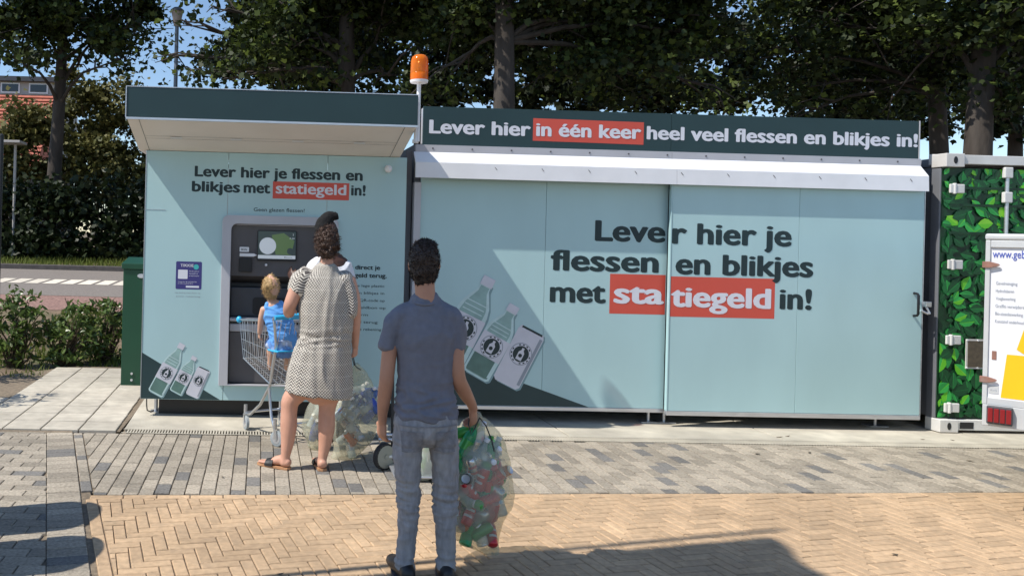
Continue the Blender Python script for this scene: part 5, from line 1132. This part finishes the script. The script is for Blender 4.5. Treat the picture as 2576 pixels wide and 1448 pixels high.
# ------------------------------------------------------------------ man in black beanie at the machine
MY = 6.72
def Q(x, y, dy=0.0): return at(x, y, MY+dy)
og = Q(826, 1110); og.z = 0
P3 = thing('person', 'person in black knitted hat and white t-shirt facing the machine', 'person', og)
f = Vector((-.25, 1, -.12)); b = MB(); hc = Q(824, 585, .02); head(b, hc, .98, f)
chain(b, [(Q(824, 612), .055, .058), (Q(826, 632), .054, .056), (Q(829, 648), .11, .08)])
chain(b, [(Q(830, 890), .15, .11), (Q(830, 850), .155, .11), (Q(830, 800), .145, .10), (Q(831, 710), .165, .115), (Q(831, 660), .15, .09)])
chain(b, [(Q(870, 668), .05), (Q(878, 720), .046), (Q(874, 780, .05), .042), (Q(862, 800, .16), .036), (Q(850, 800, .24), .028)]); hand(b, Q(850, 800, .23), (-.3, 1, 0), (0, 0, -1), (-1, 0, 0), .98, .5)
chain(b, [(Q(790, 668), .05), (Q(776, 705, .03), .046), (Q(764, 742, .08), .042), (Q(748, 722, .16), .036), (Q(737, 703, .22), .027)]); hand(b, Q(738, 706, .21), (-.35, .55, .75), (.6, .6, 0), (.3, .3, .8), 1.0, .35)
for s, hx in ((-1, 806), (1, 854)):
    chain(b, [(Q(hx, 880), .085, .09), (Q(hx, 950), .066, .072), (Q(hx+s*2, 1010), .05, .055), (Q(hx+s*3, 1070), .036, .04), (Q(hx+s*3, 1088), .034, .04)]); ft = Q(hx+s*3, 1098); ft.z = 0
    chain(b, [(Vector((ft.x, ft.y-.04, .045)), .032, .03), (Vector((ft.x, ft.y+.06, .045)), .038, .03), (Vector((ft.x+s*.02, ft.y+.16, .03)), .040, .02)], n=12)
blob('body', b, M['skin_dark'], P3, og, .008, 4); eyes(P3, hc, .98, f, og)
b = MB(); chain(b, [(Q(830, 862), .165, .122), (Q(830, 800), .160, .115), (Q(831, 725), .178, .125), (Q(831, 680), .172, .11), (Q(829, 656), .125, .09), (Q(826, 640), .07, .07)])
chain(b, [(Q(854, 664), .066, .072), (Q(868, 678), .070, .072), (Q(876, 715), .064, .066)]); chain(b, [(Q(804, 664), .066, .072), (Q(790, 678), .068, .07), (Q(780, 708), .062, .064)])
blob('t_shirt', b, M['shirt_white'], P3, og, .009, 3, fold(8, .012, (1, 1, .8), 9))
b = MB(); chain(b, [(Q(830, 845), .160, .118), (Q(830, 885), .165, .122), (Q(830, 910), .14, .11)])
for s, hx in ((-1, 806), (1, 854)): chain(b, [(Q(hx, 885), .092, .10), (Q(hx, 950), .08, .085), (Q(hx+s*2, 1020), .068, .072), (Q(hx+s*3, 1085), .062, .068)])
blob('trousers', b, M['trousers'], P3, og, .009, 3, fold(9, .010, (1, 1, 1), 4))
for s, hx in ((-1, 806), (1, 854)):
    ft = Q(hx+s*3, 1098); ft.z = 0; b = MB(); chain(b, [(Vector((ft.x, ft.y-.06, .05)), .038, .042), (Vector((ft.x, ft.y+.06, .05)), .045, .045), (Vector((ft.x+s*.02, ft.y+.19, .036)), .040, .03)], n=12); blob('shoe', b, M['black'], P3, og, .008, 3)
b = MB(); chain(b, [(Q(822, 602, .01), .094, .106), (Q(821, 586, .01), .097, .108), (Q(817, 570, .0), .086, .092), (Q(820, 556, -.01), .066, .066), (Q(830, 545, -.015), .050, .048), (Q(841, 542, -.02), .032, .034), (Q(847, 550, -.02), .018, .02)])
blob('knitted_hat', b, M['beanie'], P3, og, .008, 3, fold(30, .006))

# ------------------------------------------------------------------ shopping trolley
R0 = Vector((.01, 6.50, 0)); ax = Vector((-.506, .862, 0)); rt = Vector((.862, .506, 0))
def c3(a, r, z): return R0+ax*a+rt*r+Vector((0, 0, z))
T = thing('shopping_trolley', 'wire shopping trolley with blue handle and child seat in front of the machine', 'shopping trolley', R0)
og = R0
def wires(name, segs, r, m='chrome', n=5): 
    b = MB(og)
    for s in segs: b.tube(s, r, n)
    return b.build(name, M[m], T, smooth=True)
zt_r, zt_f, zb_r, zb_f, wd = 1.0, .93, .47, .60, .46
def side(r, inset):
    segs = []; n = 15
    def top(t): return c3(-.06+.80*t, r+inset*t, zt_r+(zt_f-zt_r)*t)
    def bot(t): return c3(.10+.58*t, r+inset*(.15+.85*t)*1.3, zb_r+(zb_f-zb_r)*t)
    for i in range(n+1): segs.append([top(i/n), bot(i/n)])
    for h in (.25, .5, .75): segs.append([top(0).lerp(bot(0), h), top(1).lerp(bot(1), h)])
    return segs, top, bot
sl, tl, bl = side(0, .05); sr, trr, br = side(wd, -.05)
wires('side_grid', sl, .0026); wires('side_grid', sr, .0026)
wires('top_rim', [[tl(0), tl(1), trr(1), trr(0)]], .008, n=8); wires('bottom_rim', [[bl(0), bl(1), br(1), br(0), bl(0)]], .006, n=8)
wires('front_grid', [[tl(1).lerp(trr(1), i/9), bl(1).lerp(br(1), i/9)] for i in range(1, 9)]+[[tl(1).lerp(bl(1), h), trr(1).lerp(br(1), h)] for h in (.3, .6)], .0026)
wires('base_grid', [[bl(i/12), br(i/12)] for i in range(13)]+[[bl(0).lerp(br(0), i/6), bl(1).lerp(br(1), i/6)] for i in range(1, 6)], .0026)
wires('rear_grid', [[tl(0).lerp(trr(0), i/10)-Vector((0, 0, .02)), bl(0).lerp(br(0), i/10)] for i in range(11)]+[[tl(0).lerp(bl(0), h), trr(0).lerp(br(0), h)] for h in (.35, .7)], .0028)
seatz = .735
wires('child_seat_frame', [[c3(.16, .06+.034*i, .98), c3(.14, .06+.034*i, seatz), c3(-.03, .06+.034*i, seatz+.01)] for i in range(11)]+[[c3(.16, .05, .98), c3(.16, wd-.05, .98)], [c3(.15, .05, .86), c3(.15, wd-.05, .86)]], .003)
b = MB(og); b.loft([[c3(a, r, z) for r in (-.02, wd-.12)]+[c3(a, r, z-.012) for r in (wd-.12, -.02)] for a, z in ((-.05, seatz+.026), (.02, seatz+.022), (.12, seatz+.022))]); b.build('child_seat', M['cartblue'], T, bevel=.004)
b = MB(og); b.tube([c3(-.14, -.11, 1.035), c3(-.145, -.05, 1.04), c3(-.145, wd-.06, 1.04), c3(-.14, wd, 1.035)], .019, 12); b.build('handle', M['cartblue'], T, smooth=True)
b = MB(og); b.loft([[c3(-.145-d, .10+e, 1.04+z) for d, z in ((-.03, -.018), (.03, -.018), (.03, .02), (-.03, .026))] for e in (-.09, -.07, .07, .09)]); b.build('coin_lock', M['cartblue'], T, bevel=.006)
for r in (0, wd):
    b = MB(og); s = 1 if r == 0 else -1
    b.tube([c3(-.14, r-(.11 if r == 0 else 0), 1.035), c3(-.09, r-(.09 if r == 0 else 0), 1.02), c3(-.04, r-(.05 if r == 0 else 0), .98), c3(.02, r+s*.004, .80), c3(.10, r+s*.012, .50), c3(.13, r+s*.012, .44), c3(.06, r, .22), c3(.0, r, .13)], .0125, 9); b.build('frame_tube', M['chrome'], T, smooth=True)
    b = MB(og); b.tube([c3(.13, r+s*.012, .44), c3(.30, r+s*.03, .27), c3(.50, r+s*.05, .15), c3(.60, r+s*.055, .13)], .0125, 9); b.build('frame_tube', M['chrome'], T, smooth=True)
    b = MB(og); q = c3(.75, r+s*.05, zt_f); b.ball(q, .026, .026, .03); b.build('corner_bumper', M['cartblue'], T, smooth=True)
for a in (.03, .58):
    b = MB(og); b.tube([c3(a, .02 if a < .1 else .06, .15), c3(a, wd-(.02 if a < .1 else .06), .15)], .010, 8); b.build('cross_bar', M['chrome'], T, smooth=True)
for a, r in ((0.0, .0), (0.0, wd), (.60, .055), (.60, wd-.055)):
    wl = MB(og); c = c3(a+.0, r, .0625); ang = .35 if a < .1 else -.2; wx = (rt*math.cos(ang)+ax*math.sin(ang)); fw = Vector((-wx.y, wx.x, 0)); cc = c-fw*.025
    wl.tube([cc-wx*.014, cc-wx*.011, cc+wx*.011, cc+wx*.014], [.054, .0615, .0615, .054], 22); wl = wl.build('wheel', mat('wheel_grey', (.30, .33, .34), .6), T, smooth=True)
    b = MB(og); b.tube([cc-wx*.0152, cc+wx*.0152], .040, 16); b.tube([cc-wx*.022, cc+wx*.022], .012, 10); b.build('hub', M['alu'], wl, smooth=True)
    b = MB(og)
    for q in (-1, 1): b.loft([[p+wx*q*.021+fw*e+Vector((0, 0, h)) for e, h in ((-.016, 0), (.016, 0), (.022, .075), (-.006, .075))] for p in (cc-wx*.002, cc+wx*.002)])
    b.tube([c+Vector((0, 0, .072)), c+Vector((0, 0, .15))], .016, 10); b.build('fork', M['chrome'], wl, smooth=True)

# ------------------------------------------------------------------ toddler in the seat
CY_ = 6.60
def Z(x, y, dy=0.0): return at(x, y, CY_+dy)
og = Z(700, 872); 
P4 = thing('person', 'small blond person in blue tank top sitting in the trolley seat', 'person', og)
f = Vector((-.35, 1, -.1)); b = MB(); hc = Z(681, 722, .0); head(b, hc, .84, f, up=(-.12, 0, 1))
chain(b, [(Z(682, 742), .040, .042), (Z(683, 757), .038, .040), (Z(686, 768), .066, .05)])
chain(b, [(Z(712, 872), .088, .08), (Z(708, 845), .092, .08), (Z(700, 815), .088, .074), (Z(692, 785), .092, .072), (Z(688, 768), .075, .055)])
chain(b, [(Z(664, 778), .032), (Z(658, 800, .02), .029), (Z(655, 822, .05), .025), (Z(653, 836, .07), .020)]); hand(b, Z(653, 834, .07), (-.05, .3, -1), (.8, .3, 0), (.2, .9, 0), .62, 1.0)
chain(b, [(Z(712, 770), .032), (Z(722, 785, .02), .029), (Z(730, 795, .10), .025), (Z(735, 793, .16), .020)]); hand(b, Z(735, 793, .15), (.1, 1, -.1), (0, 0, -1), (-1, 0, 0), .62, .8)
for s in (-1, 1):
    h0 = Z(709+s*12, 872); k0 = h0+Vector((.03*s-.02, .17, .005)); b_ = k0+Vector((.0, .03, -.20))
    chain(b, [(h0, .055), (h0.lerp(k0, .5), .052), (k0, .043), (k0+Vector((0, .015, -.05)), .040), (k0.lerp(b_, .6), .034), (b_, .026)], n=12); chain(b, [(b_, .024), (b_+Vector((0, .05, -.02)), .026, .020), (b_+Vector((0, .10, -.025)), .024, .014)], n=10)
blob('body', b, M['skin_child'], P4, og, .006, 4); eyes(P4, hc, .84, f, og)
b = MB(); chain(b, [(Z(681, 695, .0), .028, .034), (Z(681, 701, .0), .056, .064), (Z(681, 716, -.004), .070, .083), (Z(681, 730, -.012), .067, .076), (Z(682, 742, -.024), .050, .048)])
hair = blob('hair', b, M['hair_child'], P4, og, .006, 3, fold(34, .006)); tufts('hair_wisps', hair, M['hair_child'], hair, 1200, .022, .0018, lambda c: (0, 0, -.8), 8)
b = MB(); chain(b, [(Z(713, 866), .112, .094), (Z(711, 845), .115, .094), (Z(704, 815), .110, .087), (Z(695, 790), .110, .083), (Z(691, 774), .088, .066)])
chain(b, [(Z(671, 777), .026, .048), (Z(673, 764), .022, .042)]); chain(b, [(Z(707, 772), .026, .048), (Z(706, 761), .022, .042)])
blob('tank_top', b, M['tank_blue'], P4, og, .007, 3, fold(12, .010, (.6, .6, 1.8), 2))
M['shorts'] = mat('shorts_print', (.10, .22, .50), .9, 0, .2, 30, stain=(.66, .68, .70), stain_amt=1.0)
b = MB(); chain(b, [(Z(711, 858), .104, .096), (Z(711, 878), .105, .098)])
for s in (-1, 1):
    h0 = Z(709+s*12, 870); k0 = h0+Vector((.03*s-.02, .15, .005)); chain(b, [(h0, .068), (h0.lerp(k0, .6), .066), (h0.lerp(k0, .8), .064)], n=12)
blob('shorts', b, M['shorts'], P4, og, .007, 3, fold(12, .008, (1, 1, 1), 7))

# ================================================================== BAGS OF BOTTLES AND CANS
CANC = {'red': mat('can_red', (.55, .02, .03), .3, .2, .05, 20, coat=.3), 'orange': mat('can_orange', (.75, .18, .03), .3, .2, .05, 20, coat=.3), 'green': mat('can_green', (.05, .33, .06), .3, .2, .05, 20, coat=.3), 'silver': mat('can_silver', (.6, .61, .63), .25, .8, .05, 20), 'dark': mat('can_dark', (.03, .03, .035), .3, .2, .05, 20, coat=.3)}
_lib = {}
def can_meshes(col):
    if ('c', col) not in _lib:
        b = MB(); lathe(b, (0, 0, -.058), [(.019, 0), (.025, .004), (.0275, .012), (.0275, .104), (.023, .116), (.0215, .118)], 12); me = b.mesh('can_body', True); me.materials.append(CANC[col])
        b2 = MB(); lathe(b2, (0, 0, .0602), [(.0218, 0), (.0218, .003), (.018, .002), (.004, .002)], 12); m2 = b2.mesh('lid', True); m2.materials.append(M['alu'])
        b3 = MB()
        for z in (-.018, .014): b3.loft([[Vector((.0279*math.cos(a), .0279*math.sin(a), z+h)) for a in [-.9+q*.3 for q in range(7)]] for h in (0, .012)], cap=False, closed=False)
        m3 = b3.mesh('band', True); m3.materials.append(M['print_white'] if col in ('red', 'green', 'dark', 'orange') else CANC['red']); _lib[('c', col)] = (me, m2, m3)
    return _lib[('c', col)]
def bottle_meshes(mt):
    if ('b', mt) not in _lib:
        b = MB(); lathe(b, (0, 0, -.105), [(.022, 0), (.031, .006), (.032, .03), (.030, .07), (.032, .10), (.032, .135), (.022, .165), (.0125, .185), (.0125, .197)], 12); me = b.mesh('bottle_body', True); me.materials.append(M[mt])
        b2 = MB(); lathe(b2, (0, 0, .0905), [(.0145, 0), (.0145, .018), (.010, .020)], 10); m2 = b2.mesh('cap', True); m2.materials.append(M['white'] if mt != 'pet_green' else CANC['green'])
        b3 = MB(); lathe(b3, (0, 0, -.045), [(.0325, 0), (.0325, .05)], 12); m3 = b3.mesh('wrapper', True); m3.materials.append({'pet_clear': CANC['silver'], 'pet_green': CANC['green'], 'pet_blue': M['bluetext']}[mt]); _lib[('b', mt)] = (me, m2, m3)
    return _lib[('b', mt)]
def put(kind, col, loc, rot, label, group):
    if kind == 'can': ms, names, nm, cat = can_meshes(col), ('can_body', 'lid', 'band'), 'drink_can', 'can'
    else: ms, names, nm, cat = bottle_meshes(col), ('bottle_body', 'cap', 'wrapper'), 'plastic_bottle', 'bottle'
    o = thing(nm, label, cat, loc, 0, group); o.rotation_euler = rot
    for me, n_ in zip(ms, names): link(n_, me, o)
    return o
def sack(name, label, pts, film, org, seed, tie=None, ell=.7):
    B = thing(name, label, 'bag', org); b = MB(); P = [(p, rx, ry) for p, rx, ry in pts]
    chain(b, P, n=30, sub=7); f1 = fold(8, .015, (1, 1, .55), seed); f2 = fold(17, .008, (1, 1, .35), seed+3)
    me = MB(org); me.v = b.v; me.f = b.f; me.m = [0]*len(b.f); m_ = me.mesh('film', True); N = [v.normal.copy() for v in m_.vertices]
    for v, nn in zip(m_.vertices, N): v.co += nn*(f1(v.co)+f2(v.co)*1.0)
    m_.transform(Matrix.Translation(-Vector(org))); m_.materials.append(film); m_.set_sharp_from_angle(angle=3.0); link('film', m_, B)
    if tie:
        t = MB(org)
        for s in tie: t.tube(s, .0035, 6)
        t.build('drawstring', M['black'], B, smooth=True)
    return B
# boy's bag
def U(x, y, dy=0.0): return at(x, y, 4.20+dy)
pts = [(U(1192, 1040, -.06), .020, .018), (U(1194, 1062, -.04), .055, .045), (U(1198, 1095), .115, .105), (U(1200, 1150), .160, .15), (U(1196, 1205), .188, .165), (U(1188, 1255), .202, .17), (U(1194, 1300), .170, .15), (U(1214, 1345), .105, .10), (U(1238, 1376), .035, .035), (U(1246, 1388), .010, .010)]
sack('rubbish_bag', 'big yellowish see-through bag full of cans held by the person in jeans', pts, M['film_yellow'], U(1192, 1042, -.06), 2, [[U(1180, 1050, -.13), U(1178, 1068, -.15), U(1185, 1092, -.17), U(1196, 1072, -.16), U(1206, 1050, -.14), U(1222, 1070, -.13), U(1236, 1105, -.16), U(1243, 1135, -.17)]])
rg = random.Random(21); 
spec = [('can', 'green', 1162, 1085, -.04), ('bottle', 'pet_green', 1168, 1108, -.07), ('bottle', 'pet_clear', 1200, 1110, -.06), ('bottle', 'pet_green', 1240, 1150, -.08), ('bottle', 'pet_clear', 1205, 1150, -.08), ('can', 'silver', 1188, 1178, -.11), ('can', 'silver', 1160, 1160, -.06), ('can', 'red', 1213, 1205, -.12), ('can', 'red', 1248, 1205, -.09), ('can', 'orange', 1268, 1190, -.02), ('can', 'dark', 1175, 1205, -.10), ('can', 'red', 1180, 1235, -.12), ('can', 'green', 1190, 1262, -.12), ('can', 'red', 1236, 1255, -.12), ('can', 'red', 1178, 1293, -.10), ('can', 'red', 1246, 1285, -.09), ('bottle', 'pet_clear', 1265, 1245, -.02), ('can', 'green', 1212, 1335, -.07), ('can', 'red', 1242, 1345, -.04), ('bottle', 'pet_green', 1175, 1320, -.04), ('can', 'silver', 1215, 1230, -.02), ('can', 'dark', 1205, 1290, -.06), ('bottle', 'pet_clear', 1130, 1250, -.02), ('bottle', 'pet_clear', 1150, 1210, .05), ('can', 'red', 1225, 1180, .05), ('bottle', 'pet_green', 1220, 1270, .06), ('can', 'orange', 1200, 1320, .03)]
nm = {'red': 'red drink can', 'orange': 'orange drink can', 'green': 'green drink can', 'silver': 'silver drink can', 'dark': 'black drink can', 'pet_clear': 'clear plastic bottle', 'pet_green': 'green plastic bottle', 'pet_blue': 'blue-labelled plastic bottle'}
def where(x, y, x0, x1, y0, y1):
    s, t = (x-x0)/(x1-x0), (y-y0)/(y1-y0)
    return ('at the top' if t < .14 else 'high up' if t < .34 else 'half way up' if t < .58 else 'low down' if t < .82 else 'at the bottom')+(' on the left' if s < .33 else ' on the right' if s > .67 else ' in the middle')
for i in range(52):
    y = 1120+rg.random()*215; hw = 66*math.sin(min(1, max(.2, (1385-y)/180))*1.57); cxx = 1194+max(0, y-1290)*.45; c = rg.choices(['red', 'green', 'silver', 'orange', 'dark', 'pet_clear', 'pet_green'], [7, 3, 3, 1, 1, 5, 2])[0]
    spec.append(('bottle' if c.startswith('pet') else 'can', c, cxx+rg.uniform(-hw, hw)*.95, max(y, 1150) if c.startswith('pet') else y, rg.uniform(-.09, .04)))
for k, c, x, y, dy in spec:
    x = 1198+(x-1198)*(.86 if k == 'can' else .72); put(k, c, U(x, y, dy), (rg.uniform(-.5, .5)+(1.2 if rg.random() < .4 else 0), rg.uniform(-.8, .8) if k == 'can' else rg.uniform(-.4, .4), rg.uniform(0, 6.28)), nm[c]+' %s %s the bag held in front' % (where(x, y, 1135, 1260, 1085, 1345), 'in' if dy <= 0 else 'deep in'), 'cans and bottles in the foreground bag')
# woman's bag
def V_(x, y, dy=0.0): return at(x, y, 6.18+dy)
pts = [(V_(897, 918, -.10), .018, .018), (V_(898, 938, -.05), .065, .05), (V_(899, 975), .125, .10), (V_(896, 1025), .165, .13), (V_(890, 1070), .175, .13), (V_(877, 1110), .135, .11), (V_(858, 1142), .075, .06), (V_(840, 1158), .03, .03)]
sack('rubbish_bag', 'pale yellow see-through bag of bottles hanging at the right of the dress', pts, M['film_yellow'], V_(897, 918, -.10), 7, [[W(890, 880, .10), W(886, 900, .12), V_(890, 916, -.12), V_(898, 924, -.13), V_(908, 930, -.12)], [W(886, 775, .08), W(886, 830, .09), W(887, 890, .11), V_(893, 918, -.11)]])
for i in range(24):
    t = rg.random(); x = 893+rg.uniform(-38, 42)*(1 if t < .75 else .5); y = 985+t*140-(0 if t < .8 else 5); x -= max(0, t-.7)*55; c = rg.choice(['pet_blue', 'pet_blue', 'pet_clear', 'pet_clear', 'pet_green']) if t < .62 else rg.choice(['orange', 'pet_clear', 'green', 'orange'])
    k = 'bottle' if c.startswith('pet') else 'can'; put(k, c, V_(x, y, rg.uniform(-.07, .05)), (rg.uniform(-1.2, 1.2), rg.uniform(-1, 1), rg.uniform(0, 6.28)), nm[c]+' %s in the bag beside the dress' % where(x, y, 850, 940, 985, 1130), 'bottles in the bag by the dress')
def V2(x, y, dy=0.0): return at(x, y, 6.42+dy)
pts = [(V2(815, 985, 0), .018, .018), (V2(812, 1000), .06, .05), (V2(803, 1035), .105, .09), (V2(797, 1070), .115, .10), (V2(792, 1100), .09, .085), (V2(786, 1118), .04, .04)]
sack('rubbish_bag', 'pale yellow see-through bag standing behind the legs of the dress wearer', pts, M['film_yellow'], V2(815, 985), 11)
for i in range(9): bx_, by_ = 800+rg.uniform(-12, 12), 1030+i*7.2; put('bottle', rg.choice(['pet_clear', 'pet_clear', 'pet_blue']), V2(bx_, by_, rg.uniform(-.03, .03)), (rg.uniform(-.6, .6), rg.uniform(-.5, .5), rg.uniform(0, 6)), 'plastic bottle %s in the bag standing behind the bare legs' % where(bx_, by_, 777, 819, 1020, 1096), 'bottles in the bag behind the legs')
# ------------------------------------------------------------------ hand trolley with another bag
def H_(x, y, dy=0.0): return at(x, y, 5.90+dy)
w0 = H_(967, 1143); w0.z = .097
D = thing('hand_trolley', 'small folding hand trolley with grey wheels behind the person in jeans', 'hand trolley', (w0.x, w0.y, 0)); og = (w0.x, w0.y, 0)
for dx_ in (0, .40):
    c = w0+Vector((dx_, .10*dx_, 0)); wl = MB(og); u = Vector((.55, -.83, 0)) if dx_ == 0 else Vector((1, 0, 0)); u.normalize()
    wl.tube([c-u*.022, c-u*.016, c+u*.016, c+u*.022], [.085, .096, .096, .085], 26); wl = wl.build('wheel', M['rubber'], D, smooth=True)
    b = MB(og); b.tube([c-u*.0245, c-u*.021, c+u*.021, c+u*.0245], [.07, .087, .087, .07], 22); b.tube([c-u*.030, c+u*.030], .02, 12); b.build('hub', mat('hub_grey', (.30, .31, .27), .5), wl, smooth=True)
b = MB(og); b.tube([w0, w0+Vector((.40, .04, 0))], .012, 8); b.build('axle', M['alu'], D)
for dx_ in (.06, .34):
    b = MB(og); b.tube([w0+Vector((dx_, .02, -.03)), w0+Vector((dx_, .04, .12)), w0+Vector((dx_, .10, .55)), w0+Vector((dx_, .14, .80))], .012, 8); b.build('rail', M['black'], D, smooth=True)
b = MB(og); b.tube([w0+Vector((.06, .14, .80)), w0+Vector((.34, .14, .80))], .016, 8); b.build('grip', M['rubber'], D, smooth=True)
b = MB(og); p = H_(952, 1104); b.tube([p, p+Vector((.14, -.01, .006)), p+Vector((.45, .0, .0))], .011, 8); p = H_(962, 1092); b.tube([p, p+Vector((.40, 0, .004))], .009, 8); b.build('cross_bar', M['alu'], D, smooth=True)
b = MB(og); b.box(w0.x+.03, w0.x+.42, w0.y-.30, w0.y+.02, .030, .042); b.build('toe_plate', M['alu'], D, bevel=.004)
def V3(x, y, dy=0.0): return at(x, y, 5.72+dy)
pts = [(V3(1058, 1040, 0), .02, .02), (V3(1058, 1055), .06, .055), (V3(1058, 1090), .10, .09), (V3(1056, 1130), .12, .11), (V3(1054, 1170), .125, .11), (V3(1054, 1192), .105, .10), (V3(1054, 1200), .06, .06)]
sack('rubbish_bag', 'whitish see-through bag of bottles glimpsed between the jeans legs', pts, M['film_pale'], V3(1058, 1040), 15)
for i in range(12): bx_, by_ = 1056+rg.uniform(-26, 26), 1090+i*7.5; put('bottle', rg.choice(['pet_clear', 'pet_clear', 'pet_green']), V3(bx_, by_, rg.uniform(-.06, .03)), (rg.uniform(-1.2, 1.2), rg.uniform(-1, 1), rg.uniform(0, 6)), 'plastic bottle %s in the bag seen between the jeans legs' % where(bx_, by_, 1030, 1082, 1090, 1175), 'bottles in the bag on the hand trolley')
# a few dry leaves on the paving
b = MB(); rg = random.Random(5)
for px, py in ((2035, 1138), (2440, 1160), (1905, 1142), (1980, 1098), (1960, 1100), (2320, 1106), (2395, 1108), (2250, 1395), (705, 1445), (1180, 1372), (1310, 1178), (560, 1200)):
    g = at(px, py, 1.0); t = EYE/(EYE-g.z); g = Vector((g.x*t, t, .004)); a = rg.uniform(0, 6.28); l = rg.uniform(.018, .035); d = Vector((math.cos(a), math.sin(a), .25)); s = Vector((-math.sin(a), math.cos(a), 0))
    b.add([g-d*l+Vector((0, 0, .008)), g+s*l*.5, g+d*l+Vector((0, 0, .004)), g-s*l*.5], [(0, 1, 2, 3)])
tag(b.build('fallen_leaves', M['brownplate']), 'few small dry leaves scattered on the paving', 'leaves', kind='stuff')
